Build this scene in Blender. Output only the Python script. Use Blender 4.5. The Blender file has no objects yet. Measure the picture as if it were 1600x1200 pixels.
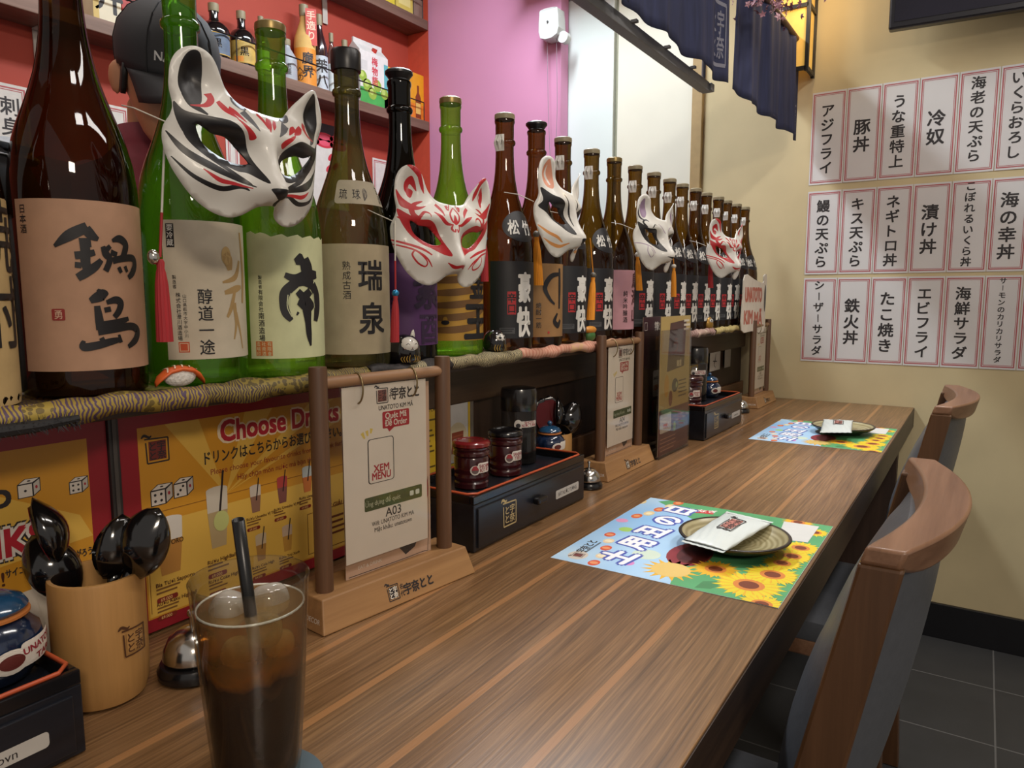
import bpy, bmesh, math, random
from mathutils import Vector, Matrix
from mathutils.geometry import delaunay_2d_cdt, tessellate_polygon
random.seed(7)
sc = bpy.context.scene
COL = sc.collection
R = math.radians
PI = math.pi

# ------------------------------------------------------------------ camera, world, lights, exposure
CAMZ = 1.125
F = 1128.0
cd = bpy.data.cameras.new('camera'); cam = bpy.data.objects.new('camera', cd); COL.objects.link(cam)
cd.sensor_width = 36; cd.lens = F / 1600 * 36; cd.clip_start = .02
YAW, PITCH = 0.577345, 0.119114
cam.location = (0, 0, CAMZ); cam.rotation_euler = (PI/2 - PITCH, 0, YAW - PI/2)
sc.camera = cam

w = bpy.data.worlds.new('world'); sc.world = w; w.use_nodes = True
w.node_tree.nodes['Background'].inputs[0].default_value = (1.0, .91, .83, 1)
w.node_tree.nodes['Background'].inputs[1].default_value = .36

def area(name, loc, target, size, power, color, spread=180):
    l = bpy.data.lights.new(name, 'AREA'); l.shape = 'RECTANGLE'; l.size, l.size_y = size
    l.energy = power; l.color = color; l.spread = R(spread)
    o = bpy.data.objects.new(name, l); COL.objects.link(o); o.location = loc
    o.rotation_euler = (Vector(target) - Vector(loc)).to_track_quat('-Z', 'Y').to_euler()
    return o
def spot(name, loc, target, power, color, deg, blend=.6, size=.06):
    l = bpy.data.lights.new(name, 'SPOT'); l.energy = power; l.color = color; l.spot_size = R(deg); l.spot_blend = blend; l.shadow_soft_size = size
    o = bpy.data.objects.new(name, l); COL.objects.link(o); o.location = loc
    o.rotation_euler = (Vector(target) - Vector(loc)).to_track_quat('-Z', 'Y').to_euler()
WARM = (1, .86, .70); NEUT = (1, .94, .88); COOL = (.86, .94, 1.0)
area('dining_ceiling_light', (1.5, -.55, 2.62), (1.5, .1, .8), (1.3, .14), 13, NEUT)
area('table_ceiling_light', (.35, -.5, 2.55), (.5, .5, .8), (.4, .12), 4, NEUT)
area('added_dining_fill', (-.9, -1.7, 2.3), (.8, .6, .9), (.5, .25), 9, WARM, 110)  # unseen fill added behind the camera to brighten the cards below the shelf
area('kitchen_ceiling_light', (1.95, 1.30, 2.66), (1.95, 1.30, 0), (1.1, .16), 34, COOL)
area('kitchen_near_light', (.5, 1.55, 2.66), (.6, 1.7, 0), (1.1, .14), 10, NEUT)

spot('counter_downlight', (1.15, .22, 2.66), (1.08, .30, .765), 55, NEUT, 46)
spot('counter_near_downlight', (.28, .22, 2.66), (.31, .43, .85), 26, NEUT, 22, .9)
spot('counter_far_downlight', (2.0, .20, 2.66), (2.0, .30, .765), 55, NEUT, 44)

sc.view_settings.view_transform = 'Standard'; sc.view_settings.look = 'None'
sc.view_settings.exposure = 0.0; sc.view_settings.gamma = 1; sc.view_settings.use_curve_mapping = False
sc.cycles.transparent_max_bounces = 40; sc.cycles.max_bounces = 12; sc.cycles.transmission_bounces = 12
sc.cycles.caustics_reflective = False; sc.cycles.caustics_refractive = False
sc.cycles.sample_clamp_indirect = 4

# ------------------------------------------------------------------ pixel of the 1600x1200 frame -> point on a plane of the place
_f = Vector((math.cos(YAW)*math.cos(PITCH), math.sin(YAW)*math.cos(PITCH), -math.sin(PITCH)))
_r = Vector((math.sin(YAW), -math.cos(YAW), 0)); _u = _r.cross(_f)
def AT(px, py, x=None, y=None, z=None, d=None):
    q = _f + _r*((px-800)/F) + _u*((600-py)/F)
    t = d if d is not None else x/q.x if x is not None else y/q.y if y is not None else (z-CAMZ)/q.z
    return Vector((q.x*t, q.y*t, q.z*t + CAMZ))

# ------------------------------------------------------------------ materials
def lin(h):
    h = h.lstrip('#'); c = [int(h[i:i+2], 16)/255 for i in (0, 2, 4)]
    return tuple(x/12.92 if x <= .04045 else ((x+.055)/1.055)**2.4 for x in c) + (1,)
_mats = {}
def NT(name):
    m = bpy.data.materials.new(name); m.use_nodes = True
    return m, m.node_tree.nodes, m.node_tree.links, m.node_tree.nodes['Principled BSDF']
def M(h, rough=.5, metal=0, noise=.06, scale=40, bump=0, coat=0, spec=.5, emit=0, stretch=(1,1,1), sss=0):
    k = ('M', h, rough, metal, noise, scale, bump, coat, spec, emit, stretch, sss)
    if k in _mats: return _mats[k]
    m, N, L, P = NT('surface_'+h.strip('#'))
    c = lin(h)
    tc = N.new('ShaderNodeTexCoord'); mp = N.new('ShaderNodeMapping'); mp.inputs['Scale'].default_value = stretch
    nz = N.new('ShaderNodeTexNoise'); nz.inputs['Scale'].default_value = scale; nz.inputs['Detail'].default_value = 4
    L.new(tc.outputs['Object'], mp.inputs[0]); L.new(mp.outputs[0], nz.inputs[0])
    rp = N.new('ShaderNodeValToRGB'); rp.color_ramp.elements[0].position = .3; rp.color_ramp.elements[1].position = .7
    rp.color_ramp.elements[0].color = tuple(x*(1-noise) for x in c[:3])+(1,)
    rp.color_ramp.elements[1].color = tuple(min(1, x*(1+noise)) for x in c[:3])+(1,)
    L.new(nz.outputs[0], rp.inputs[0]); L.new(rp.outputs[0], P.inputs['Base Color'])
    P.inputs['Roughness'].default_value = rough; P.inputs['Metallic'].default_value = metal
    P.inputs['Coat Weight'].default_value = coat; P.inputs['Specular IOR Level'].default_value = spec
    P.inputs['Coat Roughness'].default_value = .08
    if sss: P.inputs['Subsurface Weight'].default_value = sss; P.inputs['Subsurface Radius'].default_value = (.01,.004,.002)
    if emit: L.new(rp.outputs[0], P.inputs['Emission Color']); P.inputs['Emission Strength'].default_value = emit
    if bump:
        b = N.new('ShaderNodeBump'); b.inputs['Strength'].default_value = bump; b.inputs['Distance'].default_value = .002
        L.new(nz.outputs[0], b.inputs['Height']); L.new(b.outputs[0], P.inputs['Normal'])
    _mats[k] = m; return m
def INK(h, rough=.55): return M(h, rough, noise=.03, scale=30)
def WOOD(dark, light, axis='x', scale=1.0, rough=.4, coat=0, grain=90):
    k = ('W', dark, light, axis, scale, rough, coat, grain)
    if k in _mats: return _mats[k]
    m, N, L, P = NT('wood_'+dark.strip('#'))
    tc = N.new('ShaderNodeTexCoord'); mp = N.new('ShaderNodeMapping')
    s = [scale]*3; s['xyz'.index(axis)] = scale*.045; mp.inputs['Scale'].default_value = s
    n1 = N.new('ShaderNodeTexNoise'); n1.inputs['Scale'].default_value = grain; n1.inputs['Detail'].default_value = 6; n1.inputs['Roughness'].default_value = .65
    n2 = N.new('ShaderNodeTexNoise'); n2.inputs['Scale'].default_value = grain*.16; n2.inputs['Detail'].default_value = 3
    L.new(tc.outputs['Object'], mp.inputs[0]); L.new(mp.outputs[0], n1.inputs[0]); L.new(mp.outputs[0], n2.inputs[0])
    ad = N.new('ShaderNodeMath'); ad.operation = 'MULTIPLY_ADD'; ad.inputs[1].default_value = .5
    ml = N.new('ShaderNodeMath'); ml.operation = 'MULTIPLY'; ml.inputs[1].default_value = .5
    L.new(n2.outputs[0], ml.inputs[0]); L.new(n1.outputs[0], ad.inputs[0]); L.new(ml.outputs[0], ad.inputs[2])
    rp = N.new('ShaderNodeValToRGB'); rp.color_ramp.elements[0].position = .36; rp.color_ramp.elements[1].position = .64
    rp.color_ramp.elements[0].color = lin(dark); rp.color_ramp.elements[1].color = lin(light)
    L.new(ad.outputs[0], rp.inputs[0]); L.new(rp.outputs[0], P.inputs['Base Color'])
    P.inputs['Roughness'].default_value = rough; P.inputs['Coat Weight'].default_value = coat; P.inputs['Coat Roughness'].default_value = .15
    b = N.new('ShaderNodeBump'); b.inputs['Strength'].default_value = .15; b.inputs['Distance'].default_value = .001
    L.new(n1.outputs[0], b.inputs['Height']); L.new(b.outputs[0], P.inputs['Normal'])
    _mats[k] = m; return m
def SCHLICK(N, L, f0=.04):
    lw = N.new('ShaderNodeLayerWeight'); lw.inputs[0].default_value = .5
    p = N.new('ShaderNodeMath'); p.operation = 'POWER'; p.inputs[1].default_value = 5; L.new(lw.outputs['Facing'], p.inputs[0])
    q = N.new('ShaderNodeMath'); q.operation = 'MULTIPLY_ADD'; q.inputs[1].default_value = .8; q.inputs[2].default_value = f0; L.new(p.outputs[0], q.inputs[0])
    return q.outputs[0]
def GLASS(h, edge=None, body=0.0, bodyh=None, rough=.03, gain=1.0):
    """tinted bottle glass: tinted transparency that deepens toward grazing view (longer path), glossy reflection, a patchy body tint that paints in glow and dark spots"""
    k = ('G', h, edge, body, bodyh, rough)
    if k in _mats: return _mats[k]
    m, N, L, P = NT('glass_'+h.strip('#')); N.remove(P)
    out = N['Material Output']
    lw = N.new('ShaderNodeLayerWeight'); lw.inputs[0].default_value = .35
    mx = N.new('ShaderNodeMix'); mx.data_type = 'RGBA'
    mx.inputs['A'].default_value = lin(h); mx.inputs['B'].default_value = lin(edge or h)
    L.new(lw.outputs['Facing'], mx.inputs['Factor'])
    tr = N.new('ShaderNodeBsdfTransparent'); L.new(mx.outputs['Result'], tr.inputs[0])
    df = N.new('ShaderNodeBsdfDiffuse'); tl = N.new('ShaderNodeBsdfTranslucent')
    tc = N.new('ShaderNodeTexCoord'); nz = N.new('ShaderNodeTexNoise'); nz.inputs['Scale'].default_value = 14; nz.inputs['Detail'].default_value = 3
    mp = N.new('ShaderNodeMapping'); mp.inputs['Scale'].default_value = (1.6, 1.6, .35)
    L.new(tc.outputs['Object'], mp.inputs[0]); L.new(mp.outputs[0], nz.inputs[0])
    df.inputs[0].default_value = lin(bodyh or h); tl.inputs[0].default_value = lin(bodyh or h)
    m0 = N.new('ShaderNodeMixShader'); m0.inputs[0].default_value = .5; L.new(df.outputs[0], m0.inputs[1]); L.new(tl.outputs[0], m0.inputs[2])
    mr = N.new('ShaderNodeMapRange'); mr.inputs['From Min'].default_value = .38; mr.inputs['From Max'].default_value = .64
    mr.inputs['To Min'].default_value = body*.25; mr.inputs['To Max'].default_value = body*1.9; L.new(nz.outputs[0], mr.inputs['Value'])  # body tint varies by noise, painting bright and dark spots into the glass
    m1 = N.new('ShaderNodeMixShader'); L.new(mr.outputs[0], m1.inputs[0]); L.new(tr.outputs[0], m1.inputs[1]); L.new(m0.outputs[0], m1.inputs[2])
    gl = N.new('ShaderNodeBsdfGlossy'); gl.inputs['Roughness'].default_value = rough
    m2 = N.new('ShaderNodeMixShader'); L.new(SCHLICK(N, L), m2.inputs[0]); L.new(m1.outputs[0], m2.inputs[1]); L.new(gl.outputs[0], m2.inputs[2])
    L.new(m2.outputs[0], out.inputs[0])
    _mats[k] = m; return m

# ------------------------------------------------------------------ objects
def tag(o, label, cat, group=None, kind=None):
    o['label'] = label; o['category'] = cat
    if group: o['group'] = group
    if kind: o['kind'] = kind
    return o
def thing(name, label, cat, loc=(0,0,0), rz=0, group=None, rot=None):
    o = bpy.data.objects.new(name, None); COL.objects.link(o); o.empty_display_size = .02
    o.location = loc; o.rotation_euler = rot if rot else (0, 0, rz)
    return tag(o, label, cat, group)
def copy_tree(o, parent=None):
    c = o.copy(); COL.objects.link(c)
    if parent: c.parent = parent
    for ch in list(o.children): copy_tree(ch, c)
    return c
def smooth(pts, closed=True, n=6):
    out = []; k = len(pts)
    for i in range(k if closed else k-1):
        p = [Vector(pts[(i+j) % k] if closed else pts[min(max(i+j, 0), k-1)]) for j in (-1, 0, 1, 2)]
        for s in range(n):
            t = s/n
            out.append(tuple(.5*((2*p[1]) + (p[2]-p[0])*t + (2*p[0]-5*p[1]+4*p[2]-p[3])*t*t + (3*p[1]-p[0]-3*p[2]+p[3])*t**3)))
    if not closed: out.append(tuple(pts[-1]))
    return out
class MB:
    def __init__(s): s.v = []; s.f = []; s.mi = []; s.mats = []
    def mat(s, m):
        if m not in s.mats: s.mats.append(m)
        return s.mats.index(m)
    def add(s, vs, fs, m, T=None):
        o = len(s.v); k = s.mat(m)
        s.v += [tuple(T @ Vector(p)) if T else tuple(p) for p in vs]
        for f in fs: s.f.append([i+o for i in f]); s.mi.append(k)
        return s
    def box(s, x0, x1, y0, y1, z0, z1, m, T=None):
        vs = [(x, y, z) for x in (x0, x1) for y in (y0, y1) for z in (z0, z1)]
        return s.add(vs, [(0,1,3,2), (4,6,7,5), (0,4,5,1), (2,3,7,6), (0,2,6,4), (1,5,7,3)], m, T)
    def prism(s, pts, lo, hi, m, axis='z', T=None):
        """polygon pts extruded between lo and hi along axis"""
        def p3(p, h): return {'z': (p[0], p[1], h), 'y': (p[0], h, p[1]), 'x': (h, p[0], p[1])}[axis]
        n = len(pts); vs = [p3(p, lo) for p in pts] + [p3(p, hi) for p in pts]
        tr = tessellate_polygon([[Vector((p[0], p[1], 0)) for p in pts]])
        fs = [tuple(t) for t in tr] + [tuple(i+n for i in reversed(t)) for t in tr]
        fs += [(i, (i+1) % n, (i+1) % n + n, i+n) for i in range(n)]
        return s.add(vs, fs, m, T)
    def lathe(s, prof, m, seg=32, c=(0,0,0), T=None, sy=1, cap=True):
        vs = []; fs = []; n = len(prof)
        for r, z in prof:
            for i in range(seg):
                a = 2*PI*i/seg; vs.append((c[0]+r*math.cos(a), c[1]+sy*r*math.sin(a), c[2]+z))
        for j in range(n-1):
            for i in range(seg):
                fs.append((j*seg+i, j*seg+(i+1) % seg, (j+1)*seg+(i+1) % seg, (j+1)*seg+i))
        if cap and prof[0][0] > 1e-5: fs.append(tuple(range(seg-1, -1, -1)))
        if cap and prof[-1][0] > 1e-5: fs.append(tuple((n-1)*seg+i for i in range(seg)))
        return s.add(vs, fs, m, T)
    def tube(s, pts, r, m, seg=10, T=None, cap=True):
        pts = [Vector(p) for p in pts]; n = len(pts); vs = []; fs = []
        rs = r if isinstance(r, (list, tuple)) else [r]*n
        t0 = (pts[1]-pts[0]).normalized(); ref = Vector((0,0,1)) if abs(t0.z) < .9 else Vector((1,0,0))
        nrm = t0.cross(ref).normalized()
        for i, p in enumerate(pts):
            t = (pts[min(i+1, n-1)]-pts[max(i-1, 0)]).normalized()
            nrm = (nrm - t*nrm.dot(t)).normalized(); b = t.cross(nrm)
            for k in range(seg):
                a = 2*PI*k/seg; vs.append(tuple(p + (nrm*math.cos(a)+b*math.sin(a))*rs[i]))
        for j in range(n-1):
            for i in range(seg):
                fs.append((j*seg+i, j*seg+(i+1) % seg, (j+1)*seg+(i+1) % seg, (j+1)*seg+i))
        if cap: fs.append(tuple(range(seg-1, -1, -1))); fs.append(tuple((n-1)*seg+i for i in range(seg)))
        return s.add(vs, fs, m, T)
    def loft(s, rings, m, T=None, cap=True):
        seg = len(rings[0]); vs = [p for r in rings for p in r]; fs = []
        for j in range(len(rings)-1):
            for i in range(seg): fs.append((j*seg+i, j*seg+(i+1) % seg, (j+1)*seg+(i+1) % seg, (j+1)*seg+i))
        if cap: fs.append(tuple(range(seg-1, -1, -1))); n = len(rings); fs.append(tuple((n-1)*seg+i for i in range(seg)))
        return s.add(vs, fs, m, T)
    def ball(s, c, r, m, seg=20, T=None):
        rx, ry, rz = (r, r, r) if not isinstance(r, (tuple, list)) else r
        k = seg//2; prof = [(max(math.sin(PI*i/k), 0), -math.cos(PI*i/k)) for i in range(k+1)]
        vs = []; fs = []
        for a, z in prof:
            for i in range(seg):
                t = 2*PI*i/seg; vs.append((c[0]+rx*a*math.cos(t), c[1]+ry*a*math.sin(t), c[2]+rz*z))
        for j in range(k):
            for i in range(seg): fs.append((j*seg+i, j*seg+(i+1) % seg, (j+1)*seg+(i+1) % seg, (j+1)*seg+i))
        return s.add(vs, fs, m, T)
    def build(s, name, parent=None, smooth=False, bevel=0, solid=0, sub=0, weld=False):
        me = bpy.data.meshes.new(name); me.from_pydata(s.v, [], s.f)
        for m in s.mats: me.materials.append(m)
        me.polygons.foreach_set('material_index', s.mi)
        bm = bmesh.new(); bm.from_mesh(me)
        if smooth or weld: bmesh.ops.remove_doubles(bm, verts=bm.verts, dist=1e-6)
        bmesh.ops.recalc_face_normals(bm, faces=bm.faces); bm.to_mesh(me); bm.free()
        if smooth:
            me.polygons.foreach_set('use_smooth', [True]*len(me.polygons))
            if smooth != 'all' and hasattr(me, 'set_sharp_from_angle'): me.set_sharp_from_angle(angle=R(40))
        o = bpy.data.objects.new(name, me); COL.objects.link(o)
        if parent: o.parent = parent
        if solid:
            md = o.modifiers.new('solid', 'SOLIDIFY'); md.thickness = solid; md.offset = -1
        if bevel:
            md = o.modifiers.new('bevel', 'BEVEL'); md.width = bevel; md.segments = 2; md.limit_method = 'ANGLE'; md.angle_limit = R(35)
        if sub:
            md = o.modifiers.new('sub', 'SUBSURF'); md.levels = sub; md.render_levels = sub
        return o
def part(name, parent, fn, **kw):
    b = MB(); fn(b); return b.build(name, parent, **kw)

# ------------------------------------------------------------------ flat printing (labels, menus, signs): shapes and lettering lying in a plane or wrapped round a body
_txt = {}
def glyphs(s, bold):
    k = (s, bold)
    if k not in _txt:
        c = bpy.data.curves.new('t', 'FONT'); c.body = s; c.size = 1; c.offset = bold; c.resolution_u = 3
        o = bpy.data.objects.new('t', c); COL.objects.link(o)
        dg = bpy.context.evaluated_depsgraph_get(); e = o.evaluated_get(dg); me = e.to_mesh()
        _txt[k] = ([(v.co.x, v.co.y) for v in me.vertices], [tuple(p.vertices) for p in me.polygons])
        e.to_mesh_clear(); bpy.data.objects.remove(o); bpy.data.curves.remove(c)
    return _txt[k]
class Art:
    def __init__(s): s.b = MB()
    def poly(s, pts, m, l=1):
        tr = tessellate_polygon([[Vector((p[0], p[1], 0)) for p in pts]])
        s.b.add([(p[0], p[1], l) for p in pts], [tuple(t) for t in tr], m); return s
    def rect(s, u0, v0, u1, v1, m, l=1):
        s.b.add([(u0,v0,l), (u1,v0,l), (u1,v1,l), (u0,v1,l)], [(0,1,2,3)], m); return s
    def rrect(s, u0, v0, u1, v1, r, m, l=1):
        pts = []
        for cx, cy, a0 in ((u1-r, v1-r, 0), (u0+r, v1-r, 90), (u0+r, v0+r, 180), (u1-r, v0+r, 270)):
            pts += [(cx+r*math.cos(R(a0+t)), cy+r*math.sin(R(a0+t))) for t in (0, 30, 60, 90)]
        return s.poly(pts, m, l)
    def frame(s, u0, v0, u1, v1, t, m, l=1):
        s.rect(u0, v0, u1, v0+t, m, l); s.rect(u0, v1-t, u1, v1, m, l); s.rect(u0, v0+t, u0+t, v1-t, m, l); s.rect(u1-t, v0+t, u1, v1-t, m, l); return s
    def ell(s, u, v, a, b, m, l=1, n=20, rot=0):
        c, d = math.cos(rot), math.sin(rot)
        return s.poly([(u+a*math.cos(2*PI*i/n)*c-b*math.sin(2*PI*i/n)*d, v+a*math.cos(2*PI*i/n)*d+b*math.sin(2*PI*i/n)*c) for i in range(n)], m, l)
    def stroke(s, pts, m, l=1, w=None, n=6, sm=True):
        """brush stroke through (u, v, width)"""
        p = [(q[0], q[1], (q[2] if len(q) > 2 else w)) for q in pts]
        if sm and len(p) > 1: p = smooth(p, False, n)
        L = []; Rr = []
        for i, q in enumerate(p):
            a = p[max(i-1, 0)]; c = p[min(i+1, len(p)-1)]
            dx, dy = c[0]-a[0], c[1]-a[1]; d = math.hypot(dx, dy) or 1
            L.append((q[0]-dy/d*q[2]/2, q[1]+dx/d*q[2]/2, l)); Rr.append((q[0]+dy/d*q[2]/2, q[1]-dx/d*q[2]/2, l))
        k = len(p)
        s.b.add(L+Rr, [(i, i+1, k+i+1, k+i) for i in range(k-1)], m); return s
    def text(s, t, u, v, h, m, l=2, align='C', bold=0.0, rot=0, sx=1.0, maxw=None, shear=0):
        vs, fs = glyphs(t, 0)
        if not vs: return s
        x0 = min(p[0] for p in vs); x1 = max(p[0] for p in vs)
        k = h; w = (x1-x0)*k*sx
        if maxw and w > maxw: sx *= maxw/w; w = maxw
        off = {'C': -(x0+x1)/2, 'L': -x0, 'R': -x1}[align]
        c, d = math.cos(rot), math.sin(rot); out = []
        for p in vs:
            a = (p[0]+off+shear*p[1])*k*sx; b = p[1]*k
            out.append((u+a*c-b*d, v+a*d+b*c, l))
        s.bold(out, fs, m, h*bold); return s
    def bold(s, out, fs, m, d):
        """thickened by overprinting the same shapes round a small circle"""
        s.b.add(out, fs, m)
        if d <= 0: return
        n = 8 if d > .0016 else 4
        for i in range(n):
            q = 2*PI*(i+.5)/n; dx, dy = d*math.cos(q), d*math.sin(q)
            s.b.add([(p[0]+dx, p[1]+dy, p[2]-.05*(i+1)) for p in out], fs, m)
    def vtext(s, t, u, v, h, m, l=2, bold=0.0, pitch=1.05, sx=1.0, sy=1.0):
        """vertical writing, the first character's top at v"""
        for i, ch in enumerate(t):
            y = v - (i+1)*h*pitch*sy
            if ch == 'ー': s.stroke([(u, y+h*.85*sy, h*.10), (u+h*.03, y+h*.1*sy, h*.08)], m, l, sm=False); continue
            if ch == ' ': continue
            vs, fs = glyphs(ch, 0); x0 = min(p[0] for p in vs); x1 = max(p[0] for p in vs)
            s.bold([(u+(p[0]-(x0+x1)/2)*h*sx, y+(p[1]+.12)*h*sy, l) for p in vs], fs, m, h*bold)
        return s
    def lines(s, u, v, w, h, n, m, l=2, fill=.5, jag=.3):
        """a block of n lines of print too small to read"""
        for i in range(n):
            y = v - i*h/n; s.rect(u, y-h/n*fill, u+w*(1-jag*random.random()), y, m, l)
        return s
    def build(s, name, parent, fn, maxedge=None, smooth=False):
        bm = bmesh.new(); vs = [bm.verts.new(p) for p in s.b.v]
        for f, k in zip(s.b.f, s.b.mi):
            try: fc = bm.faces.new([vs[i] for i in f]); fc.material_index = k
            except ValueError: pass
        if maxedge:
            for _ in range(5):
                bmesh.ops.triangulate(bm, faces=[f for f in bm.faces if len(f.verts) > 4])
                e = [x for x in bm.edges if math.hypot(x.verts[0].co.x-x.verts[1].co.x, .35*(x.verts[0].co.y-x.verts[1].co.y)) > maxedge]
                if not e: break
                bmesh.ops.subdivide_edges(bm, edges=e, cuts=1)
        for v in bm.verts: v.co = fn(v.co.x, v.co.y, v.co.z)
        me = bpy.data.meshes.new(name); bm.to_mesh(me); bm.free()
        for m in s.b.mats: me.materials.append(m)
        if smooth: me.polygons.foreach_set('use_smooth', [True]*len(me.polygons))
        o = bpy.data.objects.new(name, me); COL.objects.link(o)
        if parent: o.parent = parent
        return o
LY = .00015
def flat_y(u0=0, v0=0, y=0):          # printed on a face looking toward -y: u runs +x, v runs up
    return lambda u, v, l: Vector((u0+u, y-l*LY, v0+v))
def flat_x(x=0):                      # on a face looking toward -x: u runs -y
    return lambda u, v, l: Vector((x-l*LY, -u, v))
def flat_z(z=0):
    return lambda u, v, l: Vector((u, v, z+l*LY))
def wrap(rfun):                       # round a body whose front is +x local; u is arc length, v is height
    def fn(u, v, l):
        r = rfun(v); a = u/rfun(0) ; r += .0003+l*LY*1.5
        return Vector((r*math.cos(a), r*math.sin(a), v))
    return fn
def mark(a, u, v, s, m1, m2, l=2, rot=0):
    """the small square seal that stands beside the shop's name: brushed frame, four tight characters, a hook at the top left"""
    c, d = math.cos(rot), math.sin(rot)
    T = lambda x, y: (u+x*s*c-y*s*d, v+x*s*d+y*s*c)
    P = lambda *q: [T(*p) for p in q]
    for p in (((-.5,.5),(.5,.46)), ((.5,.46),(.5,-.5)), ((.5,-.5),(-.42,-.5)), ((-.42,-.5),(-.45,.36))):
        a.stroke([T(*p[0])+(.06*s,), T(*p[1])+(.06*s,)], m1, l, sm=False)
    a.stroke([T(-.62,.56)+(.05*s,), T(-.5,.66)+(.11*s,), T(-.3,.56)+(.09*s,), T(-.2,.62)+(.04*s,)], m1, l)
    a.poly(P((-.34,-.4),(.4,-.4),(.4,.38),(-.34,.38)), m2, l)
    for t, x, y in (('宇', .20, .0), ('奈', .20, -.38), ('と', -.17, .0), ('と', -.17, -.38)):
        q = T(x, y+.02); a.text(t, q[0], q[1], .40*s, m1 if m1 != m2 else INK('#e8e0d0'), l+1, bold=.02, rot=rot)
# ================================================================== the setting
def struct(name, fn, **kw):
    o = part(name, None, fn, **kw); o['kind'] = 'structure'; return o
XW = 2.70; YR = 2.27; YN = 2.15; XP = 2.62; ZCEIL = 2.72
ZT = .765; ZS = 1.035                      # counter top, bottle shelf top
YP = .745                                   # back panel
# dark slate tiles with pale grout
def floor_mat():
    m, N, L, P = NT('slate_tiles')
    tc = N.new('ShaderNodeTexCoord'); mp = N.new('ShaderNodeMapping'); mp.inputs['Location'].default_value = (.15, .094, 0)
    br = N.new('ShaderNodeTexBrick'); br.offset = 0; br.inputs['Scale'].default_value = 1
    br.inputs['Brick Width'].default_value = .32; br.inputs['Row Height'].default_value = .32; br.inputs['Mortar Size'].default_value = .0022
    br.inputs['Color1'].default_value = lin('#3f4042'); br.inputs['Color2'].default_value = lin('#3a3b3d'); br.inputs['Mortar'].default_value = lin('#6e6f70')
    nz = N.new('ShaderNodeTexNoise'); nz.inputs['Scale'].default_value = 9; nz.inputs['Detail'].default_value = 8
    mx = N.new('ShaderNodeMix'); mx.data_type = 'RGBA'; mx.blend_type = 'MULTIPLY'; mx.inputs['Factor'].default_value = .7
    rp = N.new('ShaderNodeValToRGB'); rp.color_ramp.elements[0].color = (.5,.5,.5,1); rp.color_ramp.elements[1].color = (1.2,1.2,1.2,1)
    L.new(tc.outputs['Object'], mp.inputs[0]); L.new(mp.outputs[0], br.inputs[0]); L.new(mp.outputs[0], nz.inputs[0]); L.new(nz.outputs[0], rp.inputs[0])
    L.new(br.outputs[0], mx.inputs['A']); L.new(rp.outputs[0], mx.inputs['B']); L.new(mx.outputs['Result'], P.inputs['Base Color'])
    P.inputs['Roughness'].default_value = .6; return m
struct('floor', lambda b: b.box(-1.2, XW+.1, -2.4, YR+.1, -.05, 0, floor_mat()))
struct('ceiling', lambda b: b.box(-1.2, XW+.1, -2.4, YR+.1, ZCEIL, ZCEIL+.05, M('#b9a98e', .9)))
YEL = M('#cbbb93', .8, noise=.07, scale=5, bump=.15)
struct('wall_far', lambda b: b.box(XW, XW+.1, -2.4, .93, 0, ZCEIL, YEL))
struct('trim_1', lambda b: b.box(XW-.02, XW+.1, .915, .955, 0, ZCEIL, M('#a98f62', .6)), bevel=.003)
PANEL = M('#dbe4e0', .55, noise=.02, scale=4)
CREAM = M('#e4e1d0', .6, noise=.03, scale=5, bump=.1)
struct('wall_far_cream_panel', lambda b: b.box(XW-.004, XW+.1, .955, 1.262, 0, 2.42, CREAM), bevel=.002)
struct('wall_far_white_panel', lambda b: b.box(XW-.012, XW+.1, 1.277, 1.60, 0, 2.305, PANEL), bevel=.002)
struct('trim_2', lambda b: b.box(XW+.01, XW+.09, 1.255, 1.285, 0, 2.42, M('#9c9a86', .5, metal=.3)))
struct('trim_3', lambda b: b.box(XW-.014, XW+.1, 1.262, 1.60, 2.305, 2.42, M('#9fa3a6', .35, metal=.6)))
struct('beam_soffit', lambda b: b.box(XW-.22, XW+.1, .96, 1.60, 2.345, ZCEIL, WOOD('#9a6a38', '#c79a62', 'y', 1, .5, grain=30)), bevel=.004)
struct('wall_pink', lambda b: b.box(XP, XP+.06, 1.475, YN, 0, ZCEIL, M('#cb8bae', .6, noise=.03, scale=3)))
RED = M('#a33c2b', .7, noise=.05, scale=6)
struct('wall_back', lambda b: b.box(-1.2, XP+.04, YR, YR+.1, 0, ZCEIL, RED))
struct('wall_niche_side', lambda b: b.box(XP, XP+.06, YN, YR+.02, 0, ZCEIL, M('#c24a32', .7)))
struct('wall_kitchen_return', lambda b: b.box(XP+.06, XW+.1, 1.60, YR+.1, 0, ZCEIL, PANEL))
struct('baseboard_far', lambda b: b.box(XW-.014, XW, -2.4, .55, 0, .118, M('#16161a', .35)), bevel=.002)

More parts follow.
